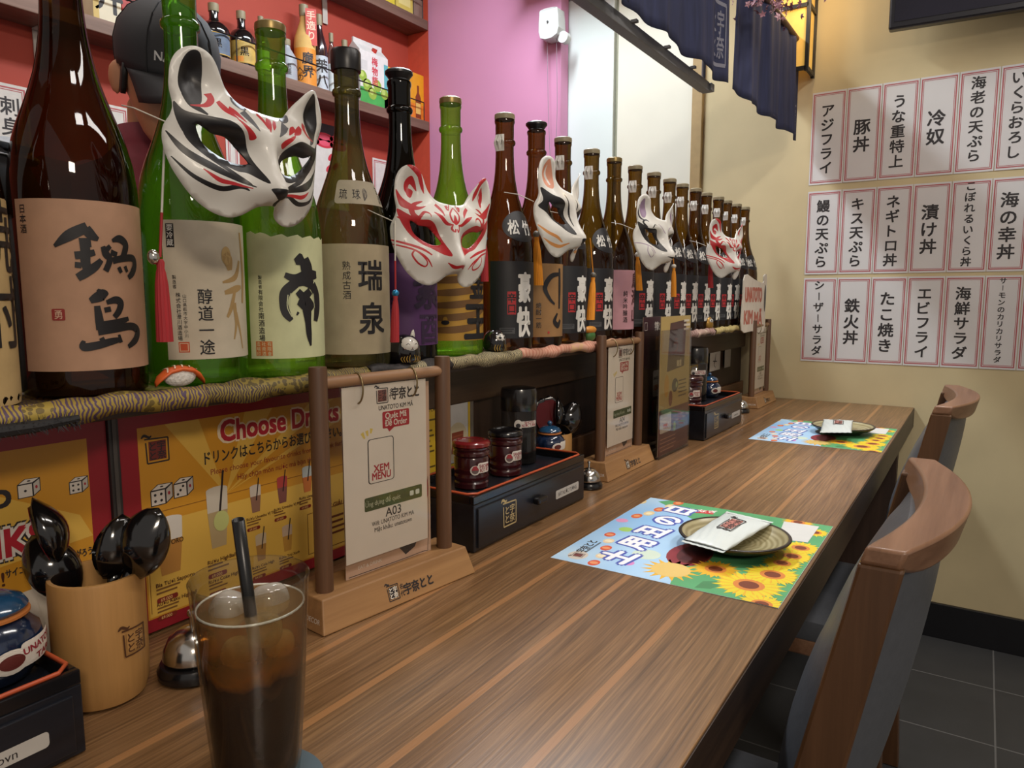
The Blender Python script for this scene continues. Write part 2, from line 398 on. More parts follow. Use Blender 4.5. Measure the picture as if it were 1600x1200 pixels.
# ------------------------------------------------------------------ counter
def counter_mat():
    m, N, L, P = NT('counter_veneer')
    tc = N.new('ShaderNodeTexCoord'); sp = N.new('ShaderNodeSeparateXYZ'); L.new(tc.outputs['Object'], sp.inputs[0])
    wv = N.new('ShaderNodeTexNoise'); wv.inputs['Scale'].default_value = 2.2; wv.inputs['Detail'].default_value = 2
    mp0 = N.new('ShaderNodeMapping'); mp0.inputs['Scale'].default_value = (.8, 1.5, 1); L.new(tc.outputs['Object'], mp0.inputs[0]); L.new(mp0.outputs[0], wv.inputs[0])
    # slow wander of the grain so the lines are not ruler straight
    wd = N.new('ShaderNodeMath'); wd.operation = 'MULTIPLY_ADD'; wd.inputs[1].default_value = .035; L.new(wv.outputs[0], wd.inputs[0]); L.new(sp.outputs['Y'], wd.inputs[2])
    cb = N.new('ShaderNodeCombineXYZ'); L.new(sp.outputs['X'], cb.inputs[0]); L.new(wd.outputs[0], cb.inputs[1])
    def noise(sx, sy, det, rough=.6):
        mp = N.new('ShaderNodeMapping'); mp.inputs['Scale'].default_value = (sx, sy, 1); n = N.new('ShaderNodeTexNoise')
        n.inputs['Scale'].default_value = 1; n.inputs['Detail'].default_value = det; n.inputs['Roughness'].default_value = rough
        L.new(cb.outputs[0], mp.inputs[0]); L.new(mp.outputs[0], n.inputs[0]); return n
    fine = noise(7, 330, 3); mid = noise(1.6, 60, 3); big = noise(.8, 9, 2)
    def ma(op, a, b=None, c=None):
        n = N.new('ShaderNodeMath'); n.operation = op
        for i, x in enumerate((a, b, c)):
            if x is None: continue
            if isinstance(x, (int, float)): n.inputs[i].default_value = x
            else: L.new(x, n.inputs[i])
        return n.outputs[0]
    v = ma('ADD', ma('MULTIPLY', fine.outputs[0], .55), ma('ADD', ma('MULTIPLY', mid.outputs[0], .22), ma('MULTIPLY', big.outputs[0], .23)))
    rp = N.new('ShaderNodeValToRGB'); e = rp.color_ramp.elements
    e[0].position = .33; e[0].color = lin('#4c3520'); e[1].position = .67; e[1].color = lin('#9a7650')
    x = e.new(.5); x.color = lin('#755638'); L.new(v, rp.inputs[0])
    # the lighter glued strips between the staves
    st = None
    for y in (.272, .366, .460, .548):
        d = ma('ABSOLUTE', ma('SUBTRACT', sp.outputs['Y'], y)); k = ma('LESS_THAN', d, .0042)
        st = k if st is None else ma('MAXIMUM', st, k)
    mx = N.new('ShaderNodeMix'); mx.data_type = 'RGBA'; mx.inputs['B'].default_value = lin('#ac7b4e')
    L.new(ma('MULTIPLY', st, .6), mx.inputs['Factor']); L.new(rp.outputs[0], mx.inputs['A']); L.new(mx.outputs['Result'], P.inputs['Base Color'])
    P.inputs['Roughness'].default_value = .36; P.inputs['Coat Weight'].default_value = .25; P.inputs['Coat Roughness'].default_value = .22
    b = N.new('ShaderNodeBump'); b.inputs['Strength'].default_value = .25; b.inputs['Distance'].default_value = .0008
    L.new(fine.outputs[0], b.inputs['Height']); L.new(b.outputs[0], P.inputs['Normal']); return m
DKW = WOOD('#2b1d16', '#4a3527', 'x', 1, .5, grain=60)
DKV = WOOD('#261a14', '#423025', 'z', 1, .55, grain=60)
ct = thing('counter', 'long brown wood grain bar counter running to the yellow wall', 'counter', (0, 0, 0))
part('countertop', ct, lambda b: b.box(-.6, XW-.002, .174, YP, ZT-.03, ZT, counter_mat()), bevel=.0012)
part('shade_toned_apron', ct, lambda b: b.box(-.6, XW-.002, .1725, .1738, ZT-.064, ZT-.0025, WOOD('#241912', '#3c2c20', 'x', 1, .45)))  # thin sheet coloured darker to stand for shade on the vertical front face
part('front_rail', ct, lambda b: b.box(-.6, XW-.002, .1742, .20, ZT-.064, ZT-.0302, DKW))
part('front_panel', ct, lambda b: b.box(-.6, XW-.002, .56, .59, .10, ZT-.0302, DKW))
part('plinth', ct, lambda b: b.box(-.6, XW-.002, .59, .61, 0.001, .10, M('#141212', .5)))
part('end_support', ct, lambda b: b.box(XW-.05, XW-.003, .21, .56, .001, ZT-.0302, DKV))
bs = thing('bottle_shelf', 'dark wooden raised shelf behind the counter carrying the bottles', 'shelf', (0, 0, 0))
part('shelf_board', bs, lambda b: b.box(-.6, XW-.002, .655, .84, ZS-.020, ZS-.002, DKW), bevel=.002)
part('back_panel', bs, lambda b: b.box(-.6, XW-.002, YP, YP+.02, .001, ZS-.0202, DKV))
part('top_batten', bs, lambda b: b.box(-.6, XW-.002, YP-.014, YP-.0002, ZS-.088, ZS-.0202, WOOD('#35271e', '#54402f', 'x', 1, .45)), bevel=.002)
part('bottom_batten', bs, lambda b: b.box(-.6, XW-.002, YP-.012, YP-.0002, ZT+.0004, ZT+.055, WOOD('#5e3f28', '#8a6444', 'x', 1, .5)), bevel=.002)
part('kitchen_face', bs, lambda b: b.box(-.6, XW-.002, .80, .82, .001, ZS-.0202, DKV))

# brocade runners lying on the shelf and folding over its front edge
def brocade(name, base, c1, c2, sc_=60):
    m, N, L, P = NT(name)
    tc = N.new('ShaderNodeTexCoord'); vo = N.new('ShaderNodeTexVoronoi'); vo.inputs['Scale'].default_value = sc_; vo.feature = 'F1'
    wv = N.new('ShaderNodeTexWave'); wv.inputs['Scale'].default_value = sc_*.5; wv.inputs['Distortion'].default_value = 9; wv.inputs['Detail'].default_value = 2
    nz = N.new('ShaderNodeTexNoise'); nz.inputs['Scale'].default_value = 13
    for n in (vo, wv, nz): L.new(tc.outputs['Object'], n.inputs[0])
    r1 = N.new('ShaderNodeValToRGB'); r1.color_ramp.interpolation = 'CONSTANT'; e = r1.color_ramp.elements
    e[0].color = lin(base); e[1].position = .55; e[1].color = lin(c1); L.new(wv.outputs[0], r1.inputs[0])
    r2 = N.new('ShaderNodeValToRGB'); r2.color_ramp.interpolation = 'CONSTANT'; e = r2.color_ramp.elements
    e[0].color = (0,0,0,1); e[1].position = .52; e[1].color = (1,1,1,1); L.new(nz.outputs[0], r2.inputs[0])
    mx = N.new('ShaderNodeMix'); mx.data_type = 'RGBA'; L.new(r2.outputs[0], mx.inputs['Factor']); L.new(r1.outputs[0], mx.inputs['A'])
    r3 = N.new('ShaderNodeValToRGB'); r3.color_ramp.interpolation = 'CONSTANT'; e = r3.color_ramp.elements
    e[0].color = lin(c2); e[1].position = .5; e[1].color = lin(base); L.new(vo.outputs['Distance'], r3.inputs[0])
    L.new(r3.outputs[0], mx.inputs['B']); L.new(mx.outputs['Result'], P.inputs['Base Color']); P.inputs['Roughness'].default_value = .6; return m
def runner(x0, x1, m, label, drop=.012, seed=1):
    rnd = random.Random(seed); nx = int((x1-x0)/.008)+2; prof = []
    b = MB(); vs = []; fs = []
    ph = rnd.random()*6
    for i in range(nx):
        x = x0+(x1-x0)*i/(nx-1); wob = .0022*math.sin(x*37+ph)+.0016*math.sin(x*91+ph*2)
        fr = .641+.003*math.sin(x*21+ph)
        pr = [(.80, ZS-.0016), (.651, ZS-.0014), (fr+.006, ZS+.0016+abs(wob)), (fr, ZS-.001+wob), (fr-.002, ZS-.006), (fr+.002, ZS-drop+wob)]
        vs += [(x, y, z) for y, z in pr]
    k = len(pr)
    for i in range(nx-1):
        for j in range(k-1): fs.append((i*k+j, (i+1)*k+j, (i+1)*k+j+1, i*k+j+1))
    b.add(vs, fs, m); o = b.build('table_runner', None, smooth='all'); tag(o, label, 'cloth', 'brocade runners along the bottle shelf')
    md = o.modifiers.new('solid', 'SOLIDIFY'); md.thickness = .0012; md.offset = 1
runner(.215, .43, brocade('brocade_gold', '#a08a3c', '#54405a', '#6b5a2c', 170), 'gold, purple and black brocade runner under the nearest bottles', .016, 1)
runner(.43, .66, brocade('brocade_olive', '#8d7c3c', '#4a3c40', '#5c5030', 190), 'olive and black brocade runner under the green bottles', .016, 2)
runner(.66, 1.01, brocade('brocade_cream', '#191616', '#b8aa82', '#2a2424', 210), 'black and cream patterned runner behind the first menu stand', .014, 3)
runner(1.01, 1.42, brocade('brocade_pink', '#c99a84', '#ba7c68', '#caa27a', 60), 'pinkish orange runner under the first black-labelled bottles', .013, 4)
runner(1.55, 2.05, brocade('brocade_rose', '#b99c93', '#8c6a68', '#cbb7a6', 40), 'pale rose runner behind the two promotional menu cards', .013, 5)
runner(2.05, 2.375, brocade('brocade_straw', '#b3a36a', '#c4b47c', '#a08c58', 30), 'straw yellow runner at the far end of the shelf', .013, 6)
# ================================================================== bottles on the shelf
PROF = [(.012,.004),(.046,.0),(.0515,.003),(.0525,.010),(.0525,.155),(.0520,.170),(.0498,.188),(.0462,.203),(.0418,.216),(.0360,.230),(.0305,.244),(.0260,.257),(.0225,.271),(.0198,.286),(.0180,.301),(.0170,.316),(.0165,.330),(.0165,.343),(.0190,.345),(.0198,.348),(.0190,.351),(.0166,.353),(.0168,.378),(.0178,.380),(.0183,.383),(.0178,.386),(.0166,.387)]
def rad(z):
    for (r0, z0), (r1, z1) in zip(PROF[2:], PROF[3:]):
        if z0 <= z <= z1 and z1 > z0: return r0+(r1-r0)*(z-z0)/(z1-z0)
    return PROF[-1][0] if z > .3 else .0525
GREEN = GLASS('#a6d870', '#285a0e', .20, '#7cc034')
GREEN2 = GLASS('#b8e074', '#3a7016', .22, '#98cc40')
BROWN = GLASS('#a88c4a', '#1e0e06', .14, '#4a2a10')
BROWNX = GLASS('#8f7038', '#140805', .16, '#4a2810')
DARK = GLASS('#2a1c18', '#060508', .35, '#17110f')
OLIVE = GLASS('#a39a5e', '#3c3a20', .30, '#7d7850')
BLACK = INK('#141216'); WHITE = INK('#d8d6d0'); REDI = INK('#a82a2e')
CAPG = M('#8d7a4e', .35, metal=.7); CAPW = M('#8f8468', .45); CAPK = M('#141316', .35)
def cap_cup(b, m): b.lathe([(.0172,.3865),(.0182,.386),(.0186,.390),(.0182,.394),(.0150,.396),(.0001,.3965)], m, 28)
def cap_stopper(b, m): b.lathe([(.0168,.374),(.0200,.3745),(.0205,.380),(.0205,.397),(.0190,.400),(.0001,.4005)], m, 28)
def cap_flared(b, m): b.lathe([(.0162,.3865),(.0150,.389),(.0180,.393),(.0208,.396),(.0208,.399),(.0185,.401),(.0001,.4015)], m, 28)
def bottle(label, x, y, alpha, glass, capf, capm, art=None, group='sake bottles along the shelf', zs=1.0, xs=.93):
    """alpha: how far the label is turned from the seat toward the right, degrees"""
    t = thing('sake_bottle', label, 'bottle', (x, y, ZS), math.atan2(-y, -x)+R(alpha), group); t.scale = (xs, xs, zs)
    part('glass_body', t, lambda b: b.lathe(PROF, glass, 44), smooth=True)
    if capf: part('cap', t, lambda b: capf(b, capm), smooth=True)
    if art: art(t)
    return t
def label_mesh(t, a, name='label'): return a.build(name, t, wrap(rad), .006, smooth=True)
def seal(t, z0=.318, ang=0, h=.027):
    a = Art(); w_ = .008; u = R(ang)*.0525
    # paper strip gummed over the neck ring; u is measured at body radius
    a.rect(u-.026, z0, u+.026, z0+h, WHITE, 6); a.rect(u-.014, z0+.010, u+.014, z0+.022, INK('#8d8d86'), 7)
    a.build('neck_seal', t, lambda q, v, l: Vector(((rad(v)+.0035-.0018*(v > .352)-.0016*(v < .34)+l*.00005)*math.cos(q/.0525), (rad(v)+.0035-.0018*(v > .352)-.0016*(v < .34)+l*.00005)*math.sin(q/.0525), v)), .008)
def brush(a, strokes, px, m=BLACK, l=3):
    for s in strokes: a.stroke([px(*q) for q in s], m, l)

# --- brown bottle, tan label with two large brushed characters
def art_nabe(t):
    a = Art(); r = .0525
    def px(x, y, w_):   # crop of the label -> arc length, height
        X = 40+x/3.75; s = max(-.97, min(.97, (X-138)/104)); return (r*(math.asin(s)-R(21)), .0227+(1065-y)/1030*.132, w_/3.75/104*r*1.28)
    a.rect(-.0725, .0225, .0725, .1550, M('#b08a70', .8, noise=.06, scale=60), 0)
    S = [[(238,312,14),(320,248,48),(425,192,44)], [(415,205,48),(445,240,44),(482,264,18)], [(375,290,44),(440,285,40)],
         [(402,270,44),(405,330,44),(402,400,44),(408,440,40)], [(345,365,34),(400,358,34),(458,343,26)], [(342,420,26),(378,424,26)],
         [(352,498,34),(400,468,40),(455,428,36),(492,388,22)], [(505,305,22),(520,350,36),(540,385,30),(512,455,28)],
         [(520,330,26),(548,300,20)], [(560,268,14),(605,252,36),(640,282,36),(632,330,34),(612,372,26)], [(548,338,28),(585,352,24)],
         [(556,390,30),(620,372,32),(680,368,34),(690,410,36),(672,460,34),(645,492,22)], [(590,428,22),(604,462,20)], [(628,420,20),(640,456,18)],
         [(412,638,24),(450,618,44),(490,600,50),(508,612,30)], [(458,568,12),(475,590,40)],
         [(450,668,28),(456,740,38),(462,815,42)], [(505,648,20),(560,632,34),(588,652,36),(575,700,32),(545,740,26)], [(490,695,24),(528,688,24)],
         [(475,785,32),(555,775,34),(630,750,20)], [(445,826,36),(540,814,34),(640,800,36),(682,830,40),(668,885,38),(618,930,20)],
         [(362,880,16),(358,918,36),(430,912,36),(520,890,32),(578,880,20)], [(462,865,24),(475,895,24)], [(566,850,14),(576,900,20)]]
    brush(a, S, px)
    a.vtext('日本酒', px(78,0,1)[0], .1515, .0072, BLACK, 3, .01)
    u, v, _ = px(232, 720, 1); a.rrect(u-.0052, v-.0045, u+.0052, v+.0045, .0012, M('#8c2c28', .7), 2); a.text('勇', u, v-.0028, .0075, INK('#c9a48c'), 3, bold=.01)
    a.vtext('純米吟醸酒', .066, .128, .0105, BLACK, 3, .02)
    label_mesh(t, a)
bottle('tall brown bottle with tan label and two big brushed characters, nearest full bottle', .352, .712, 21, BROWNX, None, None, art_nabe, zs=1.125, xs=1.0)
# --- tan paper wrapped bottle at the edge of the frame
def art_tan(t):
    a = Art(); a.rect(-.162, .004, .162, .168, M('#b59a6a', .85, noise=.08, scale=50), 0)
    for i, (ch, v) in enumerate((('焼', .135), ('酎', .075))): a.text(ch, .018, v-.02, .062, BLACK, 2, bold=.012)
    a.vtext('本格', -.03, .15, .05, BLACK, 2, .03); a.vtext('手造り', .062, .152, .036, BLACK, 2, .03)
    label_mesh(t, a, 'paper_wrap')
bottle('bottle wrapped in tan paper at the left edge of the shelf', .233, .690, 30, DARK, cap_cup, CAPG, art_tan)
# --- green bottle, pale label
def art_jun(t):
    a = Art(); a.rect(-.058, .026, .058, .158, M('#c4baa6', .8, noise=.06, scale=50), 0)
    a.rect(-.0535, .1325, -.0455, .1545, BLACK, 1); a.vtext('要冷蔵', -.0495, .1545, .0066, WHITE, 2, .01)
    a.vtext('醇道一途', -.019, .095, .0155, BLACK, 2, .012); a.vtext('製造者', -.0475, .107, .0042, BLACK, 2); a.vtext('株式会社澄川酒造場', -.0445, .0905, .0049, BLACK, 2, .006)
    a.vtext('山口県萩市大字中小川', -.0385, .089, .004, BLACK, 2); a.rect(-.0465, .033, -.036, .043, M('#c0522e', .7), 1); a.frame(-.0455, .034, -.037, .042, .0007, INK('#d8c0a0'), 2)
    STR = M('#a88b5c', .8)
    for s in ([(.004,.128,.008),(.008,.122,.012),(.010,.112,.006)], [(.000,.100,.002),(.018,.106,.006),(.026,.122,.003)], [(.002,.090,.004),(.018,.094,.007),(.028,.096,.003)], [(.016,.092,.004),(.010,.076,.005),(.004,.066,.003)], [(.014,.080,.006),(.016,.060,.004),(.012,.044,.002)], [(.016,.070,.005),(.022,.052,.003),(.026,.034,.002)], [(.030,.150,.004),(.034,.110,.006),(.030,.080,.004)]): a.stroke(s, STR, 1)
    a.ell(.006, .126, .006, .009, M('#b89c68', .8), 1)
    label_mesh(t, a)
bottle('tall green bottle with pale label and straw figure, left behind the big mask', .468, .712, 32, GREEN, None, None, art_jun, zs=1.055, xs=.98)
# --- green bottle, one bold character
def art_minami(t):
    a = Art(); r = .0525
    top = [(-.062+i*.0062, .158+.0018*math.sin(i*2.1)+(.003 if i < 4 else 0)) for i in range(21)]
    a.poly([(-.062, .022)]+[(.062, .022)]+top[::-1], M('#c3c69c', .8, noise=.07, scale=40), 0)
    def px(x, y, w_): X = 400+x/4; s = max(-.95, min(.95, (X-452)/67)); return (r*(math.asin(s)-R(25)), .022+(1025-y)/790*.132, w_/4/67*r*1.15)
    S = [[(300,382,30),(338,362,60),(352,352,40)], [(352,360,60),(368,420,74),(372,500,70)], [(238,468,26),(300,492,44),(372,470,60),(425,462,36)],
         [(300,520,50),(240,580,52),(226,650,44),(238,720,44),(268,770,24)], [(280,525,44),(350,510,44),(400,535,50)], [(398,530,50),(422,600,50),(424,690,48),(412,778,30)],
         [(310,575,34),(345,612,44),(385,572,40)], [(318,680,38),(355,640,60),(400,690,36)], [(352,600,56),(362,700,56),(366,780,40),(370,870,34),(378,945,10)], [(310,715,14),(300,735,8)]]
    brush(a, S, px, BLACK, 3)
    for s in ([(252,600,5),(246,680,5),(270,745,4)], [(268,590,4),(262,680,4)], [(402,590,5),(406,690,4)]): a.stroke([px(*q) for q in s], INK('#b9bc98'), 4)
    u = px(95, 0, 1)[0]; a.vtext('製造者', u, px(0,470,1)[1], .0048, BLACK, 2, .005); a.vtext('有限会社', u, px(0,562,1)[1], .0060, BLACK, 2, .01); a.vtext('南酒造場', u, px(0,712,1)[1], .0078, BLACK, 2, .012)
    u0 = px(58,0,1)[0]; u1 = px(152,0,1)[0]; v0 = px(0,1005,1)[1]; v1 = px(0,908,1)[1]
    a.rect(u0, v0, u1, v1, M('#b5652c', .7), 2)
    for i in range(3): a.vtext(('有限會', '社南酒', '造場印')[i], u1-(i+.5)*(u1-u0)/3, v1-.0002, (v1-v0)/3.15, INK('#c8c49a'), 3, .0)
    label_mesh(t, a)
bottle('green bottle with gold cap and one bold brushed character, under the big mask', .567, .694, 25, GREEN2, cap_cup, CAPG, art_minami)
# --- olive bottle
def art_zuisen(t):
    a = Art(); PAP = M('#a99c80', .85, noise=.10, scale=35)
    a.rect(-.066, .0185, .066, .1565, PAP, 0)
    a.text('瑞', .004, .103, .040, BLACK, 2, bold=.028); a.text('泉', .005, .048, .042, BLACK, 2, bold=.028)
    a.vtext('熟成古酒', -.030, .136, .0115, BLACK, 2, .0); label_mesh(t, a)
    b = Art(); b.rrect(-.048, .206, .060, .236, .005, M('#a59c88', .85, noise=.08), 0); b.vtext('琉', -.034, .226, .014, BLACK, 2); b.vtext('球', -.012, .226, .014, BLACK, 2)
    b.vtext('古酒', .040, .233, .0115, BLACK, 2)
    for i in range(5): b.stroke([(.004+.004*math.cos(k*1.2+i), .220+.006*math.sin(k*1.2+i*1.3)-.001*i, .0009) for k in range(6)], INK('#4c443c'), 1)
    label_mesh(t, b, 'shoulder_label')
bottle('olive glass bottle with black stopper and cream label, left of the red mask', .687, .699, 26, OLIVE, cap_stopper, CAPK, art_zuisen)
# --- near black bottle, purple label
def art_purple(t):
    a = Art(); a.rect(-.062, .024, .062, .150, M('#4b2458', .55, noise=.04), 0)
    D = INK('#2c1736')
    a.text('紫', .026, .080, .060, D, 2, bold=.03); a.text('酉', .028, .030, .046, D, 2, bold=.03); a.lines(-.036, .09, .003, .05, 8, D, 1); label_mesh(t, a)
bottle('black bottle with purple label behind the red and white mask', .788, .700, 20, DARK, cap_flared, CAPK, art_purple)
# --- green bottle gold label
def art_gold(t):
    a = Art(); G1 = M('#b58a34', .5, metal=.2); G2 = M('#6e4c22', .6)
    a.rect(-.055, .024, .055, .150, G1, 0)
    for i in range(6):
        v = .135-.019*i; a.stroke([(-.055, v, .008), (-.02, v+.001, .011), (.02, v+.006, .010), (.055, v+.016, .008)], G2, 1)
    a.text('王', .026, .030, .062, BLACK, 3, bold=.04); a.text('金', .028, .092, .045, BLACK, 3, bold=.04); a.ell(-.035, .052, .007, .0035, BLACK, 3); a.ell(-.035, .056, .004, .005, G1, 2); label_mesh(t, a)
bottle('light green bottle with gold striped label, right side of the red and white mask', .919, .712, 25, GREEN2, cap_cup, CAPG, art_gold)
# --- the black-labelled dry sake, many times over
def art_gokai(t):
    a = Art(); K = M('#17171c', .5)
    a.rect(-.068, .022, .068, .150, K, 0)
    a.text('豪', .0, .087, .052, WHITE, 2, bold=.035, sx=.62); a.text('快', -.002, .030, .052, WHITE, 2, bold=.035, sx=.62)
    a.rect(-.036, .062, -.020, .100, M('#b0242a', .5), 1); a.vtext('辛口', -.028, .0985, .0165, BLACK, 2, .03)
    a.rect(-.050, .030, -.022, .040, INK('#4a4b4e'), 1); a.lines(-.048, .0385, .024, .007, 2, INK('#23242a'), 2)
    label_mesh(t, a)
    b = Art(); b.ell(0, .208, .046, .026, K, 0, 28); b.text('松', -.022, .196, .026, WHITE, 2, bold=.03); b.text('竹', .012, .196, .026, WHITE, 2, bold=.03); label_mesh(t, b, 'shoulder_label')
g0 = bottle('brown bottle with black label just right of the red and white mask', 1.046, .696, 44, BROWN, cap_cup, CAPW, art_gokai, 'black-labelled dry sake bottles')
seal(g0, .333, -75)
def gokai(label, x, y, alpha):
    c = copy_tree(g0); c.location = (x, y, ZS); c.rotation_euler = (0, 0, math.atan2(-y, -x)+R(alpha)); c['label'] = label; return c
# --- tan label shochu
def art_naka(t):
    a = Art(); a.rect(-.058, .020, .058, .150, M('#8e6a40', .75, noise=.07), 0)
    a.stroke([(.030,.132,.005),(.004,.128,.009),(-.010,.108,.009),(.000,.088,.006),(.012,.078,.004)], BLACK, 2); a.stroke([(.026,.142,.006),(.027,.11,.008),(.026,.07,.005)], BLACK, 2)
    a.stroke([(.020,.062,.004),(.012,.048,.009),(.022,.04,.010),(.030,.05,.006)], BLACK, 2); a.vtext('焼酎一筋', -.022, .082, .011, BLACK, 2, .01); a.rect(-.004, .026, .000, .030, REDI, 2)
    label_mesh(t, a)
bottle('brown bottle with brown paper label and a brushed ring character', 1.146, .694, 30, BROWN, cap_flared, CAPK, art_naka)
gokai('brown bottle with black label, right behind the orange and white mask', 1.258, .702, 54)
gokai('brown bottle with black label between the orange mask and the pink label', 1.388, .706, 54)
def art_pink(t):
    a = Art(); a.rect(-.062, .020, .062, .150, M('#cf9aa4', .7, noise=.04), 0)
    a.vtext('純米吟醸酒', -.008, .106, .0135, BLACK, 2, .01); a.vtext('鳥海山', .030, .148, .036, INK('#4a1420'), 2, .03); label_mesh(t, a)
bottle('brown bottle with pink label between the black-labelled bottles', 1.498, .706, 45, BROWN, cap_cup, CAPG, art_pink)
NB = ['brown bottle with black label, left edge of the white and mauve mask', 'brown bottle with black label directly behind the white and mauve mask',
      'brown bottle with black label, first to the right of the white and mauve mask', 'brown bottle with black label, second to the right of the white and mauve mask',
      'brown bottle with black label, third to the right of the white and mauve mask', 'brown bottle with black label, just left of the farthest red mask',
      'brown bottle with black label behind the farthest red mask', 'brown bottle with black label, right of the farthest red mask',
      'brown bottle with black label, second from the yellow wall', 'brown bottle with black label, last of the row by the yellow wall']
for i, (x, y) in enumerate(((1.612,.706),(1.722,.704),(1.834,.706),(1.934,.708),(2.036,.706),(2.136,.708),(2.238,.704),(2.337,.708),(2.436,.706),(2.536,.706))):
    gokai(NB[i], x, y, 57+(i*7) % 9)

# ================================================================== half masks hung on the bottles
def pip(x, y, P):
    c = False; n = len(P); j = n-1
    for i in range(n):
        xi, yi = P[i][0], P[i][1]; xj, yj = P[j][0], P[j][1]
        if (yi > y) != (yj > y) and x < (xj-xi)*(y-yi)/(yj-yi)+xi: c = not c
        j = i
    return c
HALF = [(0,-.60),(.10,-.63),(.20,-.74),(.34,-.80),(.52,-.76),(.70,-.62),(.84,-.40),(.91,-.15),(.92,.05),(.88,.20),(.87,.32),(.91,.52),(.90,.72),(.83,.88),(.72,.95),(.60,.90),(.48,.76),(.37,.60),(.28,.50),(.18,.46),(0,.44)]
def outline():
    s = smooth(HALF, False, 6); return s + [(-x, y) for x, y in s[-2:0:-1]]
def mir(P): return [(-x,)+tuple(q) for x, *q in P]
EYE = smooth([(.20,-.16),(.28,-.02),(.42,.07),(.56,.08),(.70,.14),(.62,-.02),(.48,-.13),(.33,-.19)], True, 4)
def gs(x, y, cx, cy, sx, sy): return math.exp(-((x-cx)/sx)**2-((y-cy)/sy)**2)
def height(u, v):
    a = abs(u); k = min(1, max(0, (v-.25)/.4)); k = k*k*(3-2*k); w_ = .62*math.sqrt(max(0, 1-(a/1.06)**2))*(1-k)+k*(.50-.12*a) - .16*max(0, v-.1)**2 - .10*max(0, -v-.45)
    w_ += .26*gs(u, v, 0, -.44, .20, .20) + .16*gs(u, v, 0, -.15, .13, .34)                # muzzle and bridge
    w_ += .08*gs(a, v, .42, .20, .30, .12) - .11*gs(a, v, .40, -.04, .25, .15)              # brow and eye hollow
    w_ += .07*gs(a, v, .55, -.38, .25, .22)                                                # cheek
    w_ += .20*gs(a, v, .62, .98, .22, .40) - .13*gs(a, v, .69, .68, .11, .22)               # ears, scooped
    return w_
def ribbon(pts, n=6):
    p = smooth(pts, False, n); L = []; Q = []
    for i, q in enumerate(p):
        a = p[max(i-1, 0)]; c = p[min(i+1, len(p)-1)]; dx, dy = c[0]-a[0], c[1]-a[1]; d = math.hypot(dx, dy) or 1
        h = max(q[2], .006)/2; L.append((q[0]-dy/d*h, q[1]+dx/d*h)); Q.append((q[0]+dy/d*h, q[1]-dx/d*h))
    return L + Q[::-1]
def mask_mesh(base, regs, name, eyes_open=True):
    out = outline(); holes = [EYE, mir(EYE)]
    loops = [out]+holes+[r for r, _ in regs]
    vs = []; es = []
    for lp in loops:
        o = len(vs); vs += [Vector((p[0], p[1])) for p in lp]; es += [(o+i, o+(i+1) % len(lp)) for i in range(len(lp))]
    g = .045; n = int(2.2/g)
    for i in range(n):
        for j in range(n):
            x, y = -1.02+i*g+.013*(j % 2), -.9+j*g
            if pip(x, y, out) and min((x-p[0])**2+(y-p[1])**2 for p in out) > .0011: vs.append(Vector((x, y)))
    V, E, Fc, *_ = delaunay_2d_cdt(vs, es, [], 0, 1e-4)
    bb = [(min(p[0] for p in r), max(p[0] for p in r), min(p[1] for p in r), max(p[1] for p in r)) for r, _ in regs]
    mats = [base]; fs = []; mi = []
    for f in Fc:
        cx = sum(V[i].x for i in f)/len(f); cy = sum(V[i].y for i in f)/len(f)
        if not pip(cx, cy, out) or pip(cx, cy, holes[0]) or pip(cx, cy, holes[1]): continue
        m = base
        for (r, rm), q in zip(regs, bb):
            if q[0] <= cx <= q[1] and q[2] <= cy <= q[3] and pip(cx, cy, r): m = rm
        if m not in mats: mats.append(m)
        fs.append(tuple(f)); mi.append(mats.index(m))
    S = .1
    me = bpy.data.meshes.new(name); me.from_pydata([(height(p.x, p.y)*S, p.x*S, p.y*S) for p in V], [], fs)   # front is +x, u is +y (image right)
    for m in mats: me.materials.append(m)
    me.polygons.foreach_set('material_index', mi); me.polygons.foreach_set('use_smooth', [True]*len(fs))
    bm = bmesh.new(); bm.from_mesh(me); bmesh.ops.delete(bm, geom=[v for v in bm.verts if not v.link_faces], context='VERTS')
    bmesh.ops.recalc_face_normals(bm, faces=bm.faces)
    if sum(f.normal.x for f in bm.faces) < 0: bmesh.ops.reverse_faces(bm, faces=bm.faces)
    bm.to_mesh(me); bm.free(); return me
def C_(P, n=5): return smooth(P, True, n)
EYEBIG = [(.12,-.34),(.16,-.14),(.26,.06),(.42,.17),(.60,.17),(.74,.24),(.86,.30),(.82,.14),(.70,-.03),(.52,-.18),(.34,-.25)]
WM = M('#cfcdc7', .38, noise=.03, scale=8, coat=.1); KM = INK('#161417', .4); RM = INK('#b02028', .42)
GRY = INK('#55565a', .45)
def both(P, m): return [(P, m), (mir(P), m)]
